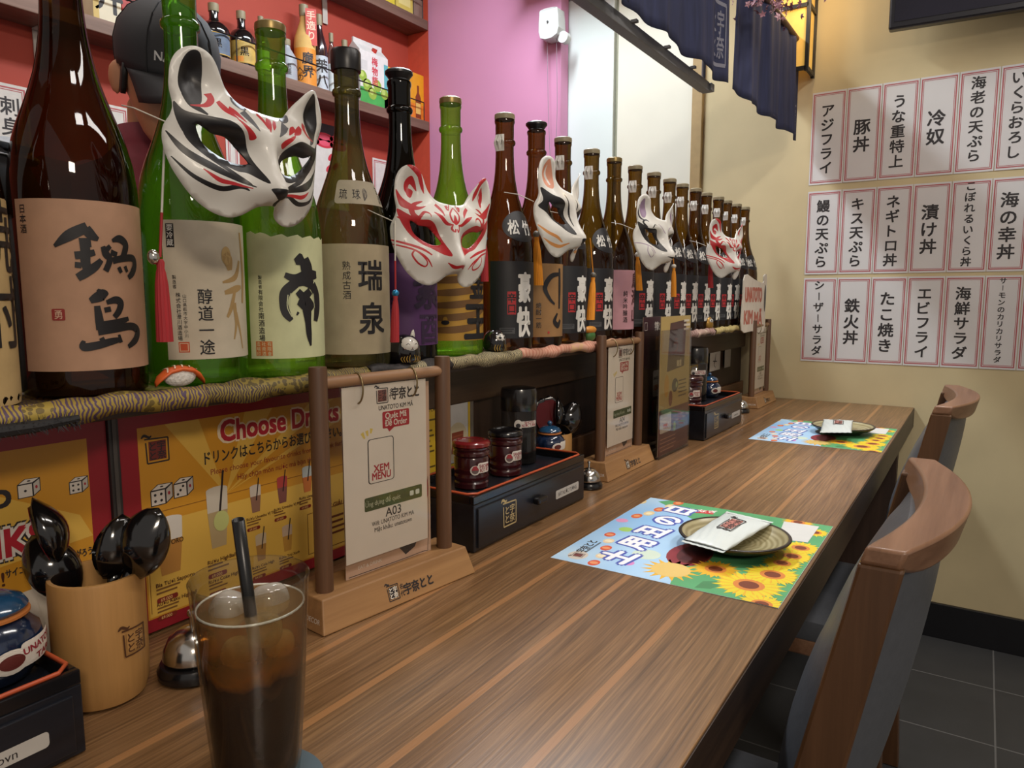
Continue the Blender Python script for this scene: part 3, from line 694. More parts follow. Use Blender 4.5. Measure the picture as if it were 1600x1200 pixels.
def regs_black():
    r = []
    r += both(C_([(.10,-.36),(.16,-.12),(.24,.10),(.40,.24),(.60,.25),(.78,.26),(.86,.34),(.84,.16),(.74,-.02),(.54,-.18),(.34,-.27),(.22,-.28)]), KM)
    r += both(ribbon([(.62,.26,.02),(.72,.34,.07),(.80,.44,.01)]), KM)
    r += both(C_([(.66,.36),(.62,.52),(.62,.72),(.68,.90),(.76,.88),(.82,.70),(.83,.52),(.76,.38)]), KM)
    r += both(ribbon([(.90,.02,.01),(.76,-.16,.07),(.56,-.28,.085),(.34,-.36,.05),(.18,-.42,.01)]), KM)
    r += both(ribbon([(.80,.10,.01),(.72,-.04,.03),(.50,-.22,.05),(.26,-.36,.03),(.20,-.42,.01)]), KM)
    r += both(ribbon([(.86,-.24,.01),(.70,-.42,.04),(.48,-.50,.055),(.30,-.44,.05),(.22,-.47,.01)]), KM)
    r += both(ribbon([(.64,-.32,.01),(.50,-.41,.05),(.34,-.42,.035),(.20,-.44,.01)]), RM)
    r += both(C_([(.20,.10),(.25,.17),(.36,.30),(.22,.22),(.15,.14)]), RM)
    r += both(ribbon([(.50,.44,.05),(.44,.37,.075),(.34,.30,.01)]), RM)
    r += both(ribbon([(.40,.40,.05),(.34,.36,.06),(.26,.28,.01)]), RM)
    r += both(ribbon([(.58,.50,.07),(.56,.44,.06),(.62,.36,.04),(.74,.33,.01)]), RM)
    r += both(C_([(.34,.47),(.26,.42),(.20,.44),(.24,.49),(.34,.54)]), GRY)
    r += both(ribbon([(.26,.40,.09),(.20,.32,.07),(.12,.22,.01)]), GRY)
    r += [(ribbon([(.03,.40,.05),(.01,.34,.07),(.0,.24,.01)]), RM), (ribbon([(-.10,.42,.03),(-.05,.36,.04),(-.02,.27,.01)]), RM), (ribbon([(.11,.40,.03),(.08,.34,.05),(.05,.28,.01)]), RM)]
    r += [(C_([(-.10,-.42),(0,-.40),(.10,-.42),(.05,-.50),(0,-.53),(-.05,-.50)]), KM), (ribbon([(0,-.50,.02),(0,-.57,.035),(.03,-.60,.02)]), KM)]
    return r
def swirl(cx, cy, r0, m, s=1): return (ribbon([(cx+s*r0*(1-.2*k)*math.cos(k*1.05), cy+r0*(1-.2*k)*math.sin(k*1.05), .028-.003*k) for k in range(5)]), m)
def regs_red():
    r = both(C_(EYEBIG), RM)
    r += both(C_([(.66,.16),(.72,.32),(.62,.42),(.50,.44),(.62,.36),(.64,.26),(.56,.18)]), RM)
    r += both(ribbon([(.60,.18,.05),(.52,.28,.035),(.44,.27,.02),(.42,.22,.01)]), RM)
    r += both(ribbon([(.86,.18,.01),(.78,.16,.06),(.70,.14,.05)]), RM)
    r += both(ribbon([(.52,.72,.03),(.60,.86,.075),(.74,.95,.03)]), RM); r += both(ribbon([(.46,.56,.01),(.50,.66,.06),(.56,.80,.06)]), RM)
    r += both(C_([(.68,.52),(.74,.60),(.73,.72),(.66,.80),(.60,.70),(.58,.58),(.66,.68)]), RM)
    r += both(C_([(.66,.48),(.62,.58),(.69,.62),(.71,.52)]), RM)
    r += both(C_([(.86,.44),(.89,.58),(.78,.46),(.60,.36),(.46,.38),(.62,.30),(.80,.33)]), RM)
    r += both(ribbon([(.93,-.16,.02),(.74,-.20,.035),(.52,-.26,.04),(.36,-.34,.02)]), RM)
    r += both(ribbon([(.92,-.22,.015),(.76,-.25,.025),(.62,-.29,.03),(.44,-.40,.03),(.34,-.52,.012)]), RM)
    r += both(ribbon([(.62,-.28,.02),(.66,-.36,.025),(.58,-.47,.025),(.46,-.52,.025),(.43,-.46,.02),(.50,-.38,.02),(.58,-.32,.015)]), RM)
    r += both(ribbon([(.30,.42,.05),(.22,.34,.05),(.18,.26,.01)]), RM); r += both(ribbon([(.36,.30,.01),(.25,.24,.06),(.14,.15,.05),(.05,.14,.02)]), RM)
    r += both(ribbon([(.05,.15,.02),(.07,.08,.03),(.03,.04,.03),(.015,.08,.02)]), RM); r += both(ribbon([(.12,.42,.05),(.10,.36,.035),(.06,.44,.01)]), RM)
    r += [(ribbon([(0,.40,.015),(-.08,.30,.03),(-.06,.20,.03),(0,.15,.02)]), RM), (ribbon([(0,.40,.015),(.08,.30,.03),(.06,.20,.03),(0,.15,.02)]), RM), (C_([(-.04,.18),(0,.30),(.04,.18),(0,.14)]), RM)]
    r += [(ribbon([(-.16,-.44,.01),(-.08,-.50,.05),(0,-.48,.045),(.08,-.50,.05),(.16,-.44,.01)]), RM)]
    return r
OM = INK('#c98a4e', .5); OM2 = INK('#c98a70', .5); VM = INK('#8d7890', .5); VK = INK('#3c3844', .45)
def regs_orange():
    r = both(C_([(.12,-.36),(.17,-.10),(.28,.12),(.44,.24),(.62,.28),(.84,.38),(.80,.16),(.86,.04),(.66,-.06),(.50,-.18),(.30,-.26)]), KM)
    r += both(ribbon([(.10,-.20,.01),(.14,.06,.03),(.24,.28,.05),(.26,.36,.015)]), KM)
    r += both(C_([(.58,.40),(.52,.52),(.58,.72),(.68,.90),(.74,.80),(.76,.56),(.70,.42)]), OM2); r += both(ribbon([(.62,.46,.03),(.66,.62,.03),(.68,.80,.01)]), WM)
    r += both(ribbon([(.86,-.28,.02),(.68,-.40,.05),(.46,-.46,.05),(.30,-.52,.02)]), OM); r += both(ribbon([(.76,-.50,.01),(.58,-.58,.05),(.34,-.60,.06),(.18,-.52,.02)]), OM)
    r += [(C_([(-.06,-.42),(.06,-.42),(.03,-.52),(-.03,-.52)]), KM)]
    return r
def regs_mauve():
    r = both(C_(EYEBIG), KM)
    r += both(ribbon([(.66,.18,.05),(.74,.30,.04),(.66,.36,.03),(.60,.32,.01)]), KM); r += both(ribbon([(.52,.19,.03),(.46,.27,.02),(.40,.25,.01)]), KM)
    r += both(C_([(.66,.42),(.60,.54),(.64,.74),(.70,.86),(.78,.72),(.80,.54),(.74,.42)]), VM); r += both(ribbon([(.82,.70,.02),(.86,.52,.04),(.78,.38,.04),(.60,.34,.01)]), VK)
    r += both(ribbon([(.90,-.20,.015),(.72,-.20,.02),(.50,-.26,.02),(.36,-.40,.02)]), VM); r += both(ribbon([(.60,-.24,.015),(.62,-.38,.018),(.50,-.50,.018),(.42,-.42,.018),(.52,-.30,.015)]), VM)
    r += [(ribbon([(-.12,-.45,.01),(0,-.48,.04),(.12,-.45,.01)]), KM)]; r += both(ribbon([(.30,.30,.015),(.16,.22,.02),(.06,.10,.015)]), VM)
    return r
CORDW = M('#c9c5ba', .7); REDT = M('#9c1f26', .7, noise=.18, scale=400, stretch=(1,1,.05)); ORT = M('#d98a1c', .7, noise=.15, scale=400, stretch=(1,1,.05))
CHROME = M('#c8c6c2', .18, metal=1, noise=0); BEAD = M('#2f86b8', .2, metal=.6)
def tassel(m_, top, bead, bottom, yy, tm, beadm, bell=False, cm=None, cords=None):
    """cord hanging from the mask's edge, bead or bell, bound head and a skirt of threads; hangs plumb whatever way the mask leans"""
    A, B, E_ = AT(*top, y=yy), AT(*bead, y=yy), AT(*bottom, y=yy); E_ = Vector((B.x+(E_.x-B.x)*.5, yy, E_.z)); L_ = B.z-E_.z; s = L_/.075
    inv = Matrix.LocRotScale(m_.location, m_.rotation_euler, m_.scale).inverted(); made = []
    if cords: K = A.lerp(B, cords); made.append(part('tassel_cord', None, lambda b: b.tube([A, A.lerp(K, .5), K], .0010, CORDW, 6))); made.append(part('tassel_cord', None, lambda b: b.tube([K, K.lerp(B, .5), B], .0012, cm or tm, 6)))
    else: made.append(part('tassel_cord', None, lambda b: b.tube([A, A.lerp(B, .5), B], .0010, cm or tm, 6)))
    made.append(part('bell' if bell else 'bead', None, lambda b: b.ball((B.x-.006 if bell else B.x, B.y, B.z), (.0050, .0050, .0065) if bell else .0055*min(1, s), beadm, 16), smooth='all'))
    def sk(b):
        n = 30; rings = []
        for r_, f in ((.0022,.02),(.0036,.06),(.0032,.13),(.0042,.18),(.0056,.32),(.0066,.62),(.0072,1)):
            rings.append([(B.x+(E_.x-B.x)*f+(r_*s*.9*(1+.10*(i % 2)))*math.cos(2*PI*i/n), B.y+(r_*s*.9*(1+.10*(i % 2)))*math.sin(2*PI*i/n), B.z-L_*f) for i in range(n)])
        b.loft(rings, tm)
    made.append(part('tassel', None, sk, smooth=True))
    for o in made: o.parent = m_; o.matrix_parent_inverse = inv
def mask(label, me, p, face, s, tilt=0, roll=0, vz=1.0):
    t = thing('fox_mask', label, 'mask', p, 0, 'fox half masks on the bottles'); t.rotation_euler = (R(roll), R(tilt), face); t.scale = (s, s, s*vz)
    o = bpy.data.objects.new('mask_shell', me); COL.objects.link(o); o.parent = t
    md = o.modifiers.new('solid', 'SOLIDIFY'); md.thickness = .0016; md.offset = -1
    # elastic from the temples round the bottle behind
    part('elastic_cord', t, lambda b: b.tube([(.028, -.088, .012), (.004, -.104, .022), (-.028, -.098, .028)], .0008, CORDW, 6)); part('elastic_cord', t, lambda b: b.tube([(.028, .088, .012), (.004, .104, .022), (-.028, .098, .028)], .0008, CORDW, 6))
    return t
MK = mask_mesh(WM, regs_black(), 'mask_black'); MR = mask_mesh(WM, regs_red(), 'mask_red'); MO = mask_mesh(WM, regs_orange(), 'mask_orange'); MV = mask_mesh(WM, regs_mauve(), 'mask_mauve')
def face(p, a): return math.atan2(-p[1], -p[0])+R(a)
p = AT(356, 240, y=.612); m1 = mask('large cat mask in black, white and red across the two green bottles', MK, p, face(p, 36), .90, tilt=6, roll=-3, vz=.86)
tassel(m1, (258, 196), (250, 402), (258, 534), .600, REDT, CHROME, bell=True, cords=.66)
p = AT(672, 366, y=.612); m2 = mask('red and white fox mask with open eyes beside the olive bottle', MR, p, face(p, 34), .81, tilt=4, roll=-2)
tassel(m2, (617, 345), (618, 458), (614, 535), .600, REDT, BEAD, cords=.55); tassel(m2, (752, 352), (757, 373), (757, 440), .640, REDT, BEAD)
p = AT(845, 339, y=.605); m3 = mask('white fox mask with orange cheeks and black eyes, third from the left', MO, p, face(p, 64), .84, tilt=2, roll=-4)
tassel(m3, (850, 322), (838, 366), (846, 446), .600, ORT, M('#6a6660', .4)); tassel(m3, (922, 372), (927, 430), (919, 500), .600, ORT, M('#5a564e', .4))
p = AT(1002, 373, y=.605); m4 = mask('white fox mask with mauve ears and black eyes among black-labelled bottles', MV, p, face(p, 60), .83, tilt=2, roll=-3)
tassel(m4, (999, 364), (996, 398), (1003, 454), .600, ORT, CORDW); tassel(m4, (1052, 400), (1053, 416), (1053, 464), .600, ORT, CORDW)
p = AT(1117, 395, y=.605); m5 = mask('farthest red and white fox mask, near the yellow wall', MR, p, face(p, 56), .84, tilt=2, roll=-3)
tassel(m5, (1112, 392), (1110, 405), (1112, 450), .600, REDT, BEAD)
# ================================================================== things on the counter
BLK = M('#121114', .22, noise=.05, coat=.3); BLKW = WOOD('#0e0f13', '#20232c', 'x', 1, .3, .2, grain=70); ORG = M('#b4502e', .4); REDL = M('#6e1c1e', .2, coat=.6); MAR = M('#3a1216', .22, coat=.6)
PAPER = M('#d4ccc2', .6, noise=.02); INKD = INK('#2a2628'); GOLDI = INK('#b5a274')
HASH = 0
# ---- menu stand: trapezoid oak base, two walnut posts, a rail and cards on rings
OAK = WOOD('#7e5a38', '#a88054', 'x', 1, .5, grain=70); WAL = WOOD('#40291a', '#6e4e36', 'z', 1, .5, grain=70); WALX = WOOD('#6a4a32', '#a07a58', 'x', 1, .5, grain=70)
def card_art(w_, h, table):
    a = Art(); S = lambda s: s*w_; T = lambda t: t*h
    a.rect(0, 0, w_, h, PAPER, 1)
    mark(a, S(.45), T(.932), S(.14), INKD, INK('#7c4a44'), 2); a.text('名', S(.565), T(.935), S(.06), INKD, 2, bold=.02); a.text('代', S(.565), T(.908), S(.06), INKD, 2, bold=.02)
    a.text('宇奈とと', S(.74), T(.905), S(.125), INKD, 2, bold=.035, maxw=S(.34)); a.text('UNATOTO KIM MÃ', S(.62), T(.848), S(.060), INKD, 2, bold=.02, maxw=S(.42))
    a.rrect(S(.45), T(.738), S(.78), T(.836), S(.015), INK('#a02430'), 2); a.poly([(S(.50), T(.742)), (S(.60), T(.742)), (S(.53), T(.715))], INK('#a02430'), 2)
    a.text('Quét Mã', S(.615), T(.793), S(.080), PAPER, 3, bold=.02, maxw=S(.26)); a.text('Để Order', S(.615), T(.750), S(.080), PAPER, 3, bold=.02, maxw=S(.27))
    for k in range(3): a.stroke([(S(.24+.035*k), T(.70+.012*k), S(.018)), (S(.21+.055*k), T(.735+.008*k), S(.035))], INK('#cdb65a'), 2, sm=False)
    a.rrect(S(.27), T(.43), S(.58), T(.69), S(.03), INKD, 2); a.rrect(S(.28), T(.434), S(.57), T(.686), S(.026), PAPER, 3)
    a.text('XEM', S(.425), T(.495), S(.095), INK('#a02430'), 4, bold=.03); a.text('MENU', S(.425), T(.45), S(.095), INK('#a02430'), 4, bold=.03, maxw=S(.22))
    a.rrect(S(.22), T(.275), S(.93), T(.355), S(.015), INK('#3f4a2a'), 2); a.text('Ứng dụng để quét', S(.44), T(.302), S(.065), INK('#b4b8a0'), 3, maxw=S(.42))
    for k in range(2): a.rrect(S(.77+.075*k), T(.30), S(.82+.075*k), T(.33), S(.01), INK('#c4ccc4'), 3)
    a.text(table, S(.56), T(.215), S(.12), INKD, 2, bold=.01); a.text('Wifi: UNATOTO KIM MA', S(.56), T(.18), S(.06), INKD, 2, bold=.008, maxw=S(.52)); a.text('Mật khẩu: unatotovn', S(.56), T(.142), S(.06), INKD, 2, bold=.012, maxw=S(.46))
    return a
def menu_stand(label, x, y, rz, table):
    t = thing('menu_stand', label, 'menu stand', (x, y, ZT), rz, 'wooden menu stands on the counter')
    part('base', t, lambda b: b.loft([[(-.119,-.032,.0005),(.119,-.032,.0005),(.119,.044,.0005),(-.119,.044,.0005)], [(-.112,-.021,.036),(.112,-.021,.036),(.112,.036,.036),(-.112,.036,.036)]], OAK), bevel=.0015)
    for s in (-1, 1): part('post', t, lambda b: b.lathe([(.0100,.036),(.0100,.283),(.0094,.286)], WAL, 24, c=(s*.0935, 0, 0)), smooth=True)
    part('rail', t, lambda b: b.tube([(-.0935, 0, .268), (.0935, 0, .268)], .0068, WALX, 14), smooth=True)
    a = Art(); n = Vector((0, -.036, .011)).normalized()
    mark(a, -.018, .016, .017, INKD, INKD, 1); a.text('名', -.0045, .0165, .0065, INKD, 1, bold=.02); a.text('代', -.0045, .0085, .0065, INKD, 1, bold=.02); a.text('宇奈とと', .022, .009, .0135, INKD, 1, bold=.04, maxw=.046)
    q = Art(); q.text('DECOR', .010, .010, .0075, PAPER, 1); q.build('maker_lettering', t, lambda u, v, l: Vector((-.119+.007*v/.036-l*LY-.0001, -u, v)))
    a.build('branded_lettering', t, lambda u, v, l: Vector((u, -.032+.011*v/.036-l*LY-.0001, v+.0005)))
    w_, h = .127, .222
    lam = GLASS('#f8f6f2', '#eeebe6', .02, '#d0ccc4', .08)
    for k, (yy, tilt, dx) in enumerate(((.004, 0, 0), (-.0015, 0, -.003))):
        T = Matrix.Translation((-w_/2+dx+.002, yy, .034+(.004 if k else 0)))
        if k == 0:
            p2 = card_art(w_, h, table); q = Art(); q.rect(0, 0, w_*1.06, h, M('#b99a84', .55), 0); q.poly([(w_*.62, .022), (w_*.72, .008), (w_*.84, .014), (w_*1.0, .05), (w_*.98, .07)], INKD, 1); q.ell(w_*.99, .085, .006, .016, INK('#8e2028'), 1)
            q.stroke([(0.004,.004,.0008),(w_*.9,.004,.0008),(w_*1.02,.012,.0008),(w_*1.03,.1,.0008)], INKD, 1); q.text('EAT & DRINK', w_*.28, .010, .006, PAPER, 2); q.build('back_card', t, lambda u, v, l: T @ Vector((u, -l*LY, v)))
        else:
            cd_ = card_art(w_, h*.92, table); cd_.build('front_card', t, lambda u, v, l: T @ Vector((u, -l*LY, v+.018)))
            b = Art(); b.rect(-.004, .010, w_+.004, h+.006, lam, 12); b.build('plastic_sleeve', t, lambda u, v, l: T @ Vector((u, -l*LY, v)))
    for s in (-.042, .04): part('ring', t, lambda b: b.tube([(s, .011*math.sin(a_), .258+.0175*math.cos(a_)) for a_ in [2*PI*i/20 for i in range(21)]], .0011, M('#8c7a58', .3, metal=.8), 6), smooth='all')
    return t
menu_stand('nearest wooden menu stand with hanging card, right behind the iced tea', .6255, .585, R(-6.8), 'A03')

# ---- lacquer condiment boxes
def tray(label, x, y, L_, D=.135, H=.080, sticker='unatotovn', seal_at=.14):
    t = thing('condiment_box', label, 'box', (x, y, ZT), 0, 'black lacquer condiment boxes')
    def body(b):
        b.box(0, L_, 0, D, .001, H-.012, BLKW)
        b.box(0, L_, 0, .006, H-.012, H, BLK); b.box(0, L_, D-.006, D, H-.012, H, BLK); b.box(0, .006, .006, D-.006, H-.012, H, BLK); b.box(L_-.006, L_, .006, D-.006, H-.012, H, BLK)
    part('box_body', t, body, bevel=.0012)
    c = .014
    P = [(c, .004), (L_-c, .004), (L_-.004, c), (L_-.004, D-c), (L_-c, D-.004), (c, D-.004), (.004, D-c), (.004, c)]
    part('orange_rim', t, lambda b: b.tube([(p[0], p[1], H+.0015) for p in P+P[:2]], .0019, ORG, 8, cap=False), smooth='all')
    dr = part('drawer', t, lambda b: b.box(.008, L_-.008, -.003, .004, .006, H-.018, BLKW), bevel=.001)
    k = part('knob', None, lambda b: b.box(L_*.5-.014, L_*.5+.014, -.016, -.0032, H*.42, H*.42+.011, BLK), bevel=.003); k.parent = dr
    a = Art(); mark(a, L_*.26, H*.46, .036, GOLDI, BLKW, 1); s = Art()
    a.build('gold_seal', t, lambda u, v, l: Vector((u, -.0031-l*LY, v)))
    s.rrect(L_*.68, H*.30, L_*.92, H*.48, .003, M('#b9b6b0', .4), 1); s.text(sticker, L_*.80, H*.345, .0095, INKD, 2, maxw=L_*.19)
    s.build('sticker', t, lambda u, v, l: Vector((u, -.0031-l*LY, v)))
    return t
HB = .082
tray('near black lacquer condiment box in the bottom left corner', -.075, .578, .340, H=.070)
tray('middle black lacquer condiment box, right of the nearest menu stand', .796, .583, .336, H=HB, sticker='BÁT NƯỚC TƯƠNG')
tray('far black lacquer condiment box beside the far menu cards', 1.766, .572, .330, H=HB+.005, sticker='unatotovn')
zin = ZT+HB-.012
def jar(label, x, y, r, h, lidm, bodym, z=zin, st=None, cat='jar', ang=0):
    t = thing('lidded_jar', label, cat, (x, y, z), math.atan2(-y, -x)+R(ang), 'lacquer jars in the condiment boxes')
    p = [(r*.80,.0005),(r*.92,.002),(r*.94,h*.12),(r*.88,h*.15),(r*.94,h*.19),(r*.94,h*.26),(r*.90,h*.29),(r*.93,h*.34),(r*.94,h*.60),(r*.90,h*.63),(r,h*.67),(r,h*.72),(r*.92,h*.75),(r,h*.79),(r,h*.82)]
    part('jar_body', t, lambda b: b.lathe(p, bodym, 32), smooth=True)
    part('lid', t, lambda b: b.lathe([(r*.96,h*.822),(r*1.03,h*.84),(r*1.03,h*.90),(r*.96,h*.93),(r*.80,h*.945),(r*.77,h*.925),(r*.1,h*.93),(.0001,h*.93)], lidm, 32), smooth=True)
    if st:
        a = Art(); a.rrect(.004, h*.34, .026, h*.54, .003, PAPER, 3); a.ell(.0, h*.40, .0075, .0075, PAPER, 3); a.ell(.0, h*.40, .0055, .0055, INK('#6b5a58'), 4); a.poly([(-.0055,h*.40),(.0055,h*.40),(.002,h*.40+.007),(-.003,h*.40+.006)], INK('#a03038'), 5)
        a.text(st[0], .016, h*.44, .0075, INK('#8c2030'), 4, bold=.02, maxw=.019); a.text(st[1], .016, h*.36, .0075, INK('#8c2030'), 4, bold=.02, maxw=.017)
        a.build('sticker', t, wrap(lambda v: r*.945), .005)
    return t
jar('red-lidded lacquer jar in the middle condiment box', .880, .648, .0285, .078, REDL, MAR, st=('SHICHIMI', 'BỘT ỚT'), ang=12)
jar('black-lidded lacquer jar beside the red-lidded one in the middle box', .975, .648, .0285, .080, BLK, MAR, st=('SANSHO', 'TIÊU'), ang=14)
def shoyu(label, x, y, z, r=.031, h=.135, st=True):
    t = thing('sauce_bottle', label, 'bottle', (x, y, z), math.atan2(-y, -x), 'soy sauce bottles in the condiment boxes')
    part('glass_body', t, lambda b: b.lathe([(r*.9,.0005),(r,.003),(r,h*.78),(r*.97,h*.79)], GLASS('#e6e4e0', '#9b9a98', .06, '#8d8a88'), 32), smooth=True)
    part('soy_sauce', t, lambda b: b.lathe([(r*.86,.002),(r*.95,.005),(r*.95,h*.42)], M('#0d0909', .25), 32), smooth=True)
    part('lid', t, lambda b: b.lathe([(r*1.02,h*.70),(r*1.04,h*.71),(r*1.04,h*.94),(r*.98,h*.985),(r*.6,h),(.0001,h)], M('#191717', .25, coat=.4), 32), smooth=True)
    if st:
        a = Art(); a.rrect(.002, h*.50, .036, h*.58, .002, PAPER, 3); a.ell(-.001, h*.535, .007, .009, PAPER, 3); a.ell(-.001, h*.525, .004, .004, INKD, 4); a.text('SHOYU', .02, h*.545, .0065, INK('#8c2030'), 4, bold=.02); a.text('NƯỚC TƯƠNG', .02, h*.508, .0065, INK('#8c2030'), 4, bold=.02, maxw=.03); a.build('sticker', t, wrap(lambda v: r), .005)
    return t
shoyu('clear soy sauce bottle with black lid in the middle condiment box', 1.060, .676, zin)
POT = M('#16243e', .15, noise=.5, scale=90, coat=.8); POTL = M('#1d4262', .15, noise=.3, scale=60, coat=.8); CLAY = M('#b06a34', .5)
def pot(label, x, y, z, s=1.0, ang=0, txt=True):
    t = thing('sauce_pot', label, 'pot', (x, y, z), math.atan2(-y, -x)+R(ang), 'blue glazed sauce pots'); t.scale = (s, s, s)
    pr = [(.018,.0005),(.026,.004),(.034,.018),(.0365,.030),(.034,.042),(.026,.051),(.0235,.053)]
    part('pot_body', t, lambda b: b.lathe(pr, POT, 36), smooth=True)
    part('clay_rim', t, lambda b: b.lathe([(.0245,.0525),(.0285,.054),(.0285,.056),(.0245,.0575)], CLAY, 36), smooth=True)
    l = part('lid', t, lambda b: b.lathe([(.026,.0576),(.0275,.060),(.024,.066),(.014,.071),(.004,.0725),(.0001,.0726)], POTL, 36), smooth=True)
    k = part('knob', None, lambda b: b.ball((0,0,.078), (.0065,.0065,.006), POTL, 14), smooth='all'); k.parent = l
    a = Art(); R_ = lambda v: .0368-.0002*((v-.03)*200)**2*.5
    a.rrect(.001, .018, .034, .038, .003, PAPER, 4); a.ell(-.004, .026, .011, .010, PAPER, 4); a.ell(-.004, .026, .007, .006, INK('#5e2420'), 5)
    if txt: a.text('UNATOTO', .0175, .0295, .0075, INK('#8c2030'), 5, bold=.03, maxw=.030, rot=.1); a.text('TARE', .020, .0205, .0075, INK('#8c2030'), 5, bold=.03, rot=.1)
    a.build('sticker', t, wrap(lambda v: .0367-(abs(v-.03)/.022)**2*.0045), .005)
p_ = AT(-19, 970, y=.640)
pot('blue glazed tare pot in the near condiment box at the left edge', p_.x, p_.y, ZT+.058, 1.0, ang=28)
pot('blue glazed pot in the middle condiment box in front of the bamboo cup', 1.155, .668, zin-.004, .78, ang=40, txt=False)
# far box contents
zf = ZT+HB+.005-.012
jar('maroon lidded jar at the near end of the far condiment box', 1.835, .640, .036, .086, MAR, MAR, z=zf, st=('SANSHO', 'TIÊU'), ang=12)
shoyu('soy sauce bottle with black lid in the far condiment box', 1.955, .668, zf, .036, .150)
pot('dark blue pot at the far end of the far condiment box', 2.040, .650, zf, .85, ang=40, txt=False)

# ---- bamboo cups of spoons
BAMB = WOOD('#98703e', '#b88a52', 'z', 1, .45, grain=60)
SPK = M('#0e0d0e', .14, coat=.8); SPR = M('#5a1418', .2, coat=.6)
def bamboo_cup(label, x, y, r, h, spoons, face_a=20):
    t = thing('bamboo_cup', label, 'cup', (x, y, ZT), math.atan2(-y, -x)+R(face_a), 'bamboo spoon cups')
    part('cup_body', t, lambda b: b.lathe([(r*.80,.0006),(r*.90,.003),(r*.98,.014),(r,.03),(r,h*.98),(r*.985,h),(r*.90,h),(r*.885,h*.97),(r*.885,.012),(.0001,.011)], BAMB, 40), smooth=True)
    a = Art(); BR = INK('#4a2a14'); mark(a, .0, h*.50, r*.62, BR, BAMB, 2); a.build('burnt_seal', t, wrap(lambda v: r), .004)
    for i, (dx, dy, lean, az, roll, z0, sz) in enumerate(spoons):
        s = thing('soup_spoon', ['black lacquer spoon leaning left in the %s', 'black and red lacquer spoon standing at the back left of the %s', 'black lacquer spoon at the front right of the %s', 'big black lacquer ladle spoon at the right of the %s'][i] % label.split(' with ')[0].replace('bamboo cup', 'bamboo cup'), 'spoon', (x+dx, y+dy, ZT+.014), 0, 'black lacquer spoons')
        if True:
            q_ = -.022*(r/.0385)*lean/.46; s.location = (x+q_*math.cos(az)+dx*.3, y+q_*math.sin(az)+dy*.3, ZT+.014)
        s.rotation_euler = (Matrix.Rotation(az, 3, 'Z') @ Matrix.Rotation(lean, 3, 'Y') @ Matrix.Rotation(roll, 3, 'Z')).to_euler()
        H = z0
        part('handle', s, lambda b: b.tube([(0,0,0),(0,0,H*.5),(0,.001,H*.86),(.001,0,H)], [.0042,.0038,.0042,.0060], SPK, 10), smooth='all')
        def bowl(b):
            rings = []; n = 20
            for k in range(13):
                u = k/12; z = H-.004+u*.062*sz; w_ = .0215*sz*math.sin(PI*min(1, .10+.90*u))**.62 if u < 1 else .0004; dp = .016*sz*math.sin(PI*min(1, .06+.94*u))
                rings.append([(w_*math.sin(2*PI*i/n), -dp*max(0, math.cos(2*PI*i/n))*1.0+ (.004*sz*math.sin(PI*u))*(1 if math.cos(2*PI*i/n) < 0 else 0), z) for i in range(n)])
            b.loft(rings, SPK)
        part('bowl', s, bowl, smooth='all')
        part('red_inside', s, lambda b: b.add([(.9*.0215*sz*math.sin(PI*min(1,.12+.88*u))**.62*q, .0046*sz, H-.001+u*.056*sz) for u in (.05,.2,.35,.5,.65,.8,.93) for q in (-1, 1)], [(2*i, 2*i+1, 2*i+3, 2*i+2) for i in range(6)], SPR), solid=.0006)
bamboo_cup('bamboo cup with four black spoons beside the near condiment box', .318, .652, .0385, .116,
    [(-.012,-.012,-.52,R(-58),R(40),.100,1.0), (-.010,.016,-.33,R(-50),R(105),.124,1.0), (.010,-.016,.20,R(-60),R(60),.104,.95), (.014,.012,.48,R(-62),R(0),.116,1.12)], face_a=42)
bamboo_cup('bamboo cup with spoons right of the middle condiment box', 1.226, .694, .031, .095,
    [(-.010,.004,-.25,R(-50),R(190),.088,1.15), (-.006,.008,-.12,R(-50),R(180),.092,1.1), (.004,-.004,.0,R(-60),R(90),.095,1.0), (.010,.004,.34,R(-60),R(10),.085,1.15)], face_a=35)
# ---- service bells
def bell(label, x, y, s=1.0):
    t = thing('service_bell', label, 'bell', (x, y, ZT), 0, 'service bells on the counter'); t.scale = (s, s, s)
    part('base', t, lambda b: b.lathe([(.026,.0006),(.0305,.002),(.0310,.008),(.0285,.013),(.022,.015),(.0001,.0152)], M('#121113', .25, coat=.4), 36), smooth=True)
    part('dome', t, lambda b: b.lathe([(.0258,.0165),(.0262,.018),(.0248,.026),(.0205,.035),(.0130,.0415),(.0050,.0445),(.0001,.0450)], CHROME, 40), smooth='all')
    part('plunger', t, lambda b: b.lathe([(.0022,.0448),(.0022,.054),(.0036,.0545),(.0040,.057),(.0030,.0595),(.0001,.060)], CHROME, 16), smooth=True)
bell('service bell behind the iced tea, beside the bamboo cup', .386, .618, 1.06)
bell('service bell between the middle condiment box and the second menu stand', 1.208, .612, .86)
bell('farthest service bell beside the far condiment box', 2.285, .626, .9)
# ---- more menu stands
menu_stand('second menu stand with hanging card, beyond the middle bell', 1.378, .627, R(0), 'A04')
menu_stand('farthest menu stand, against the yellow wall', 2.500, .627, R(0), 'A05')
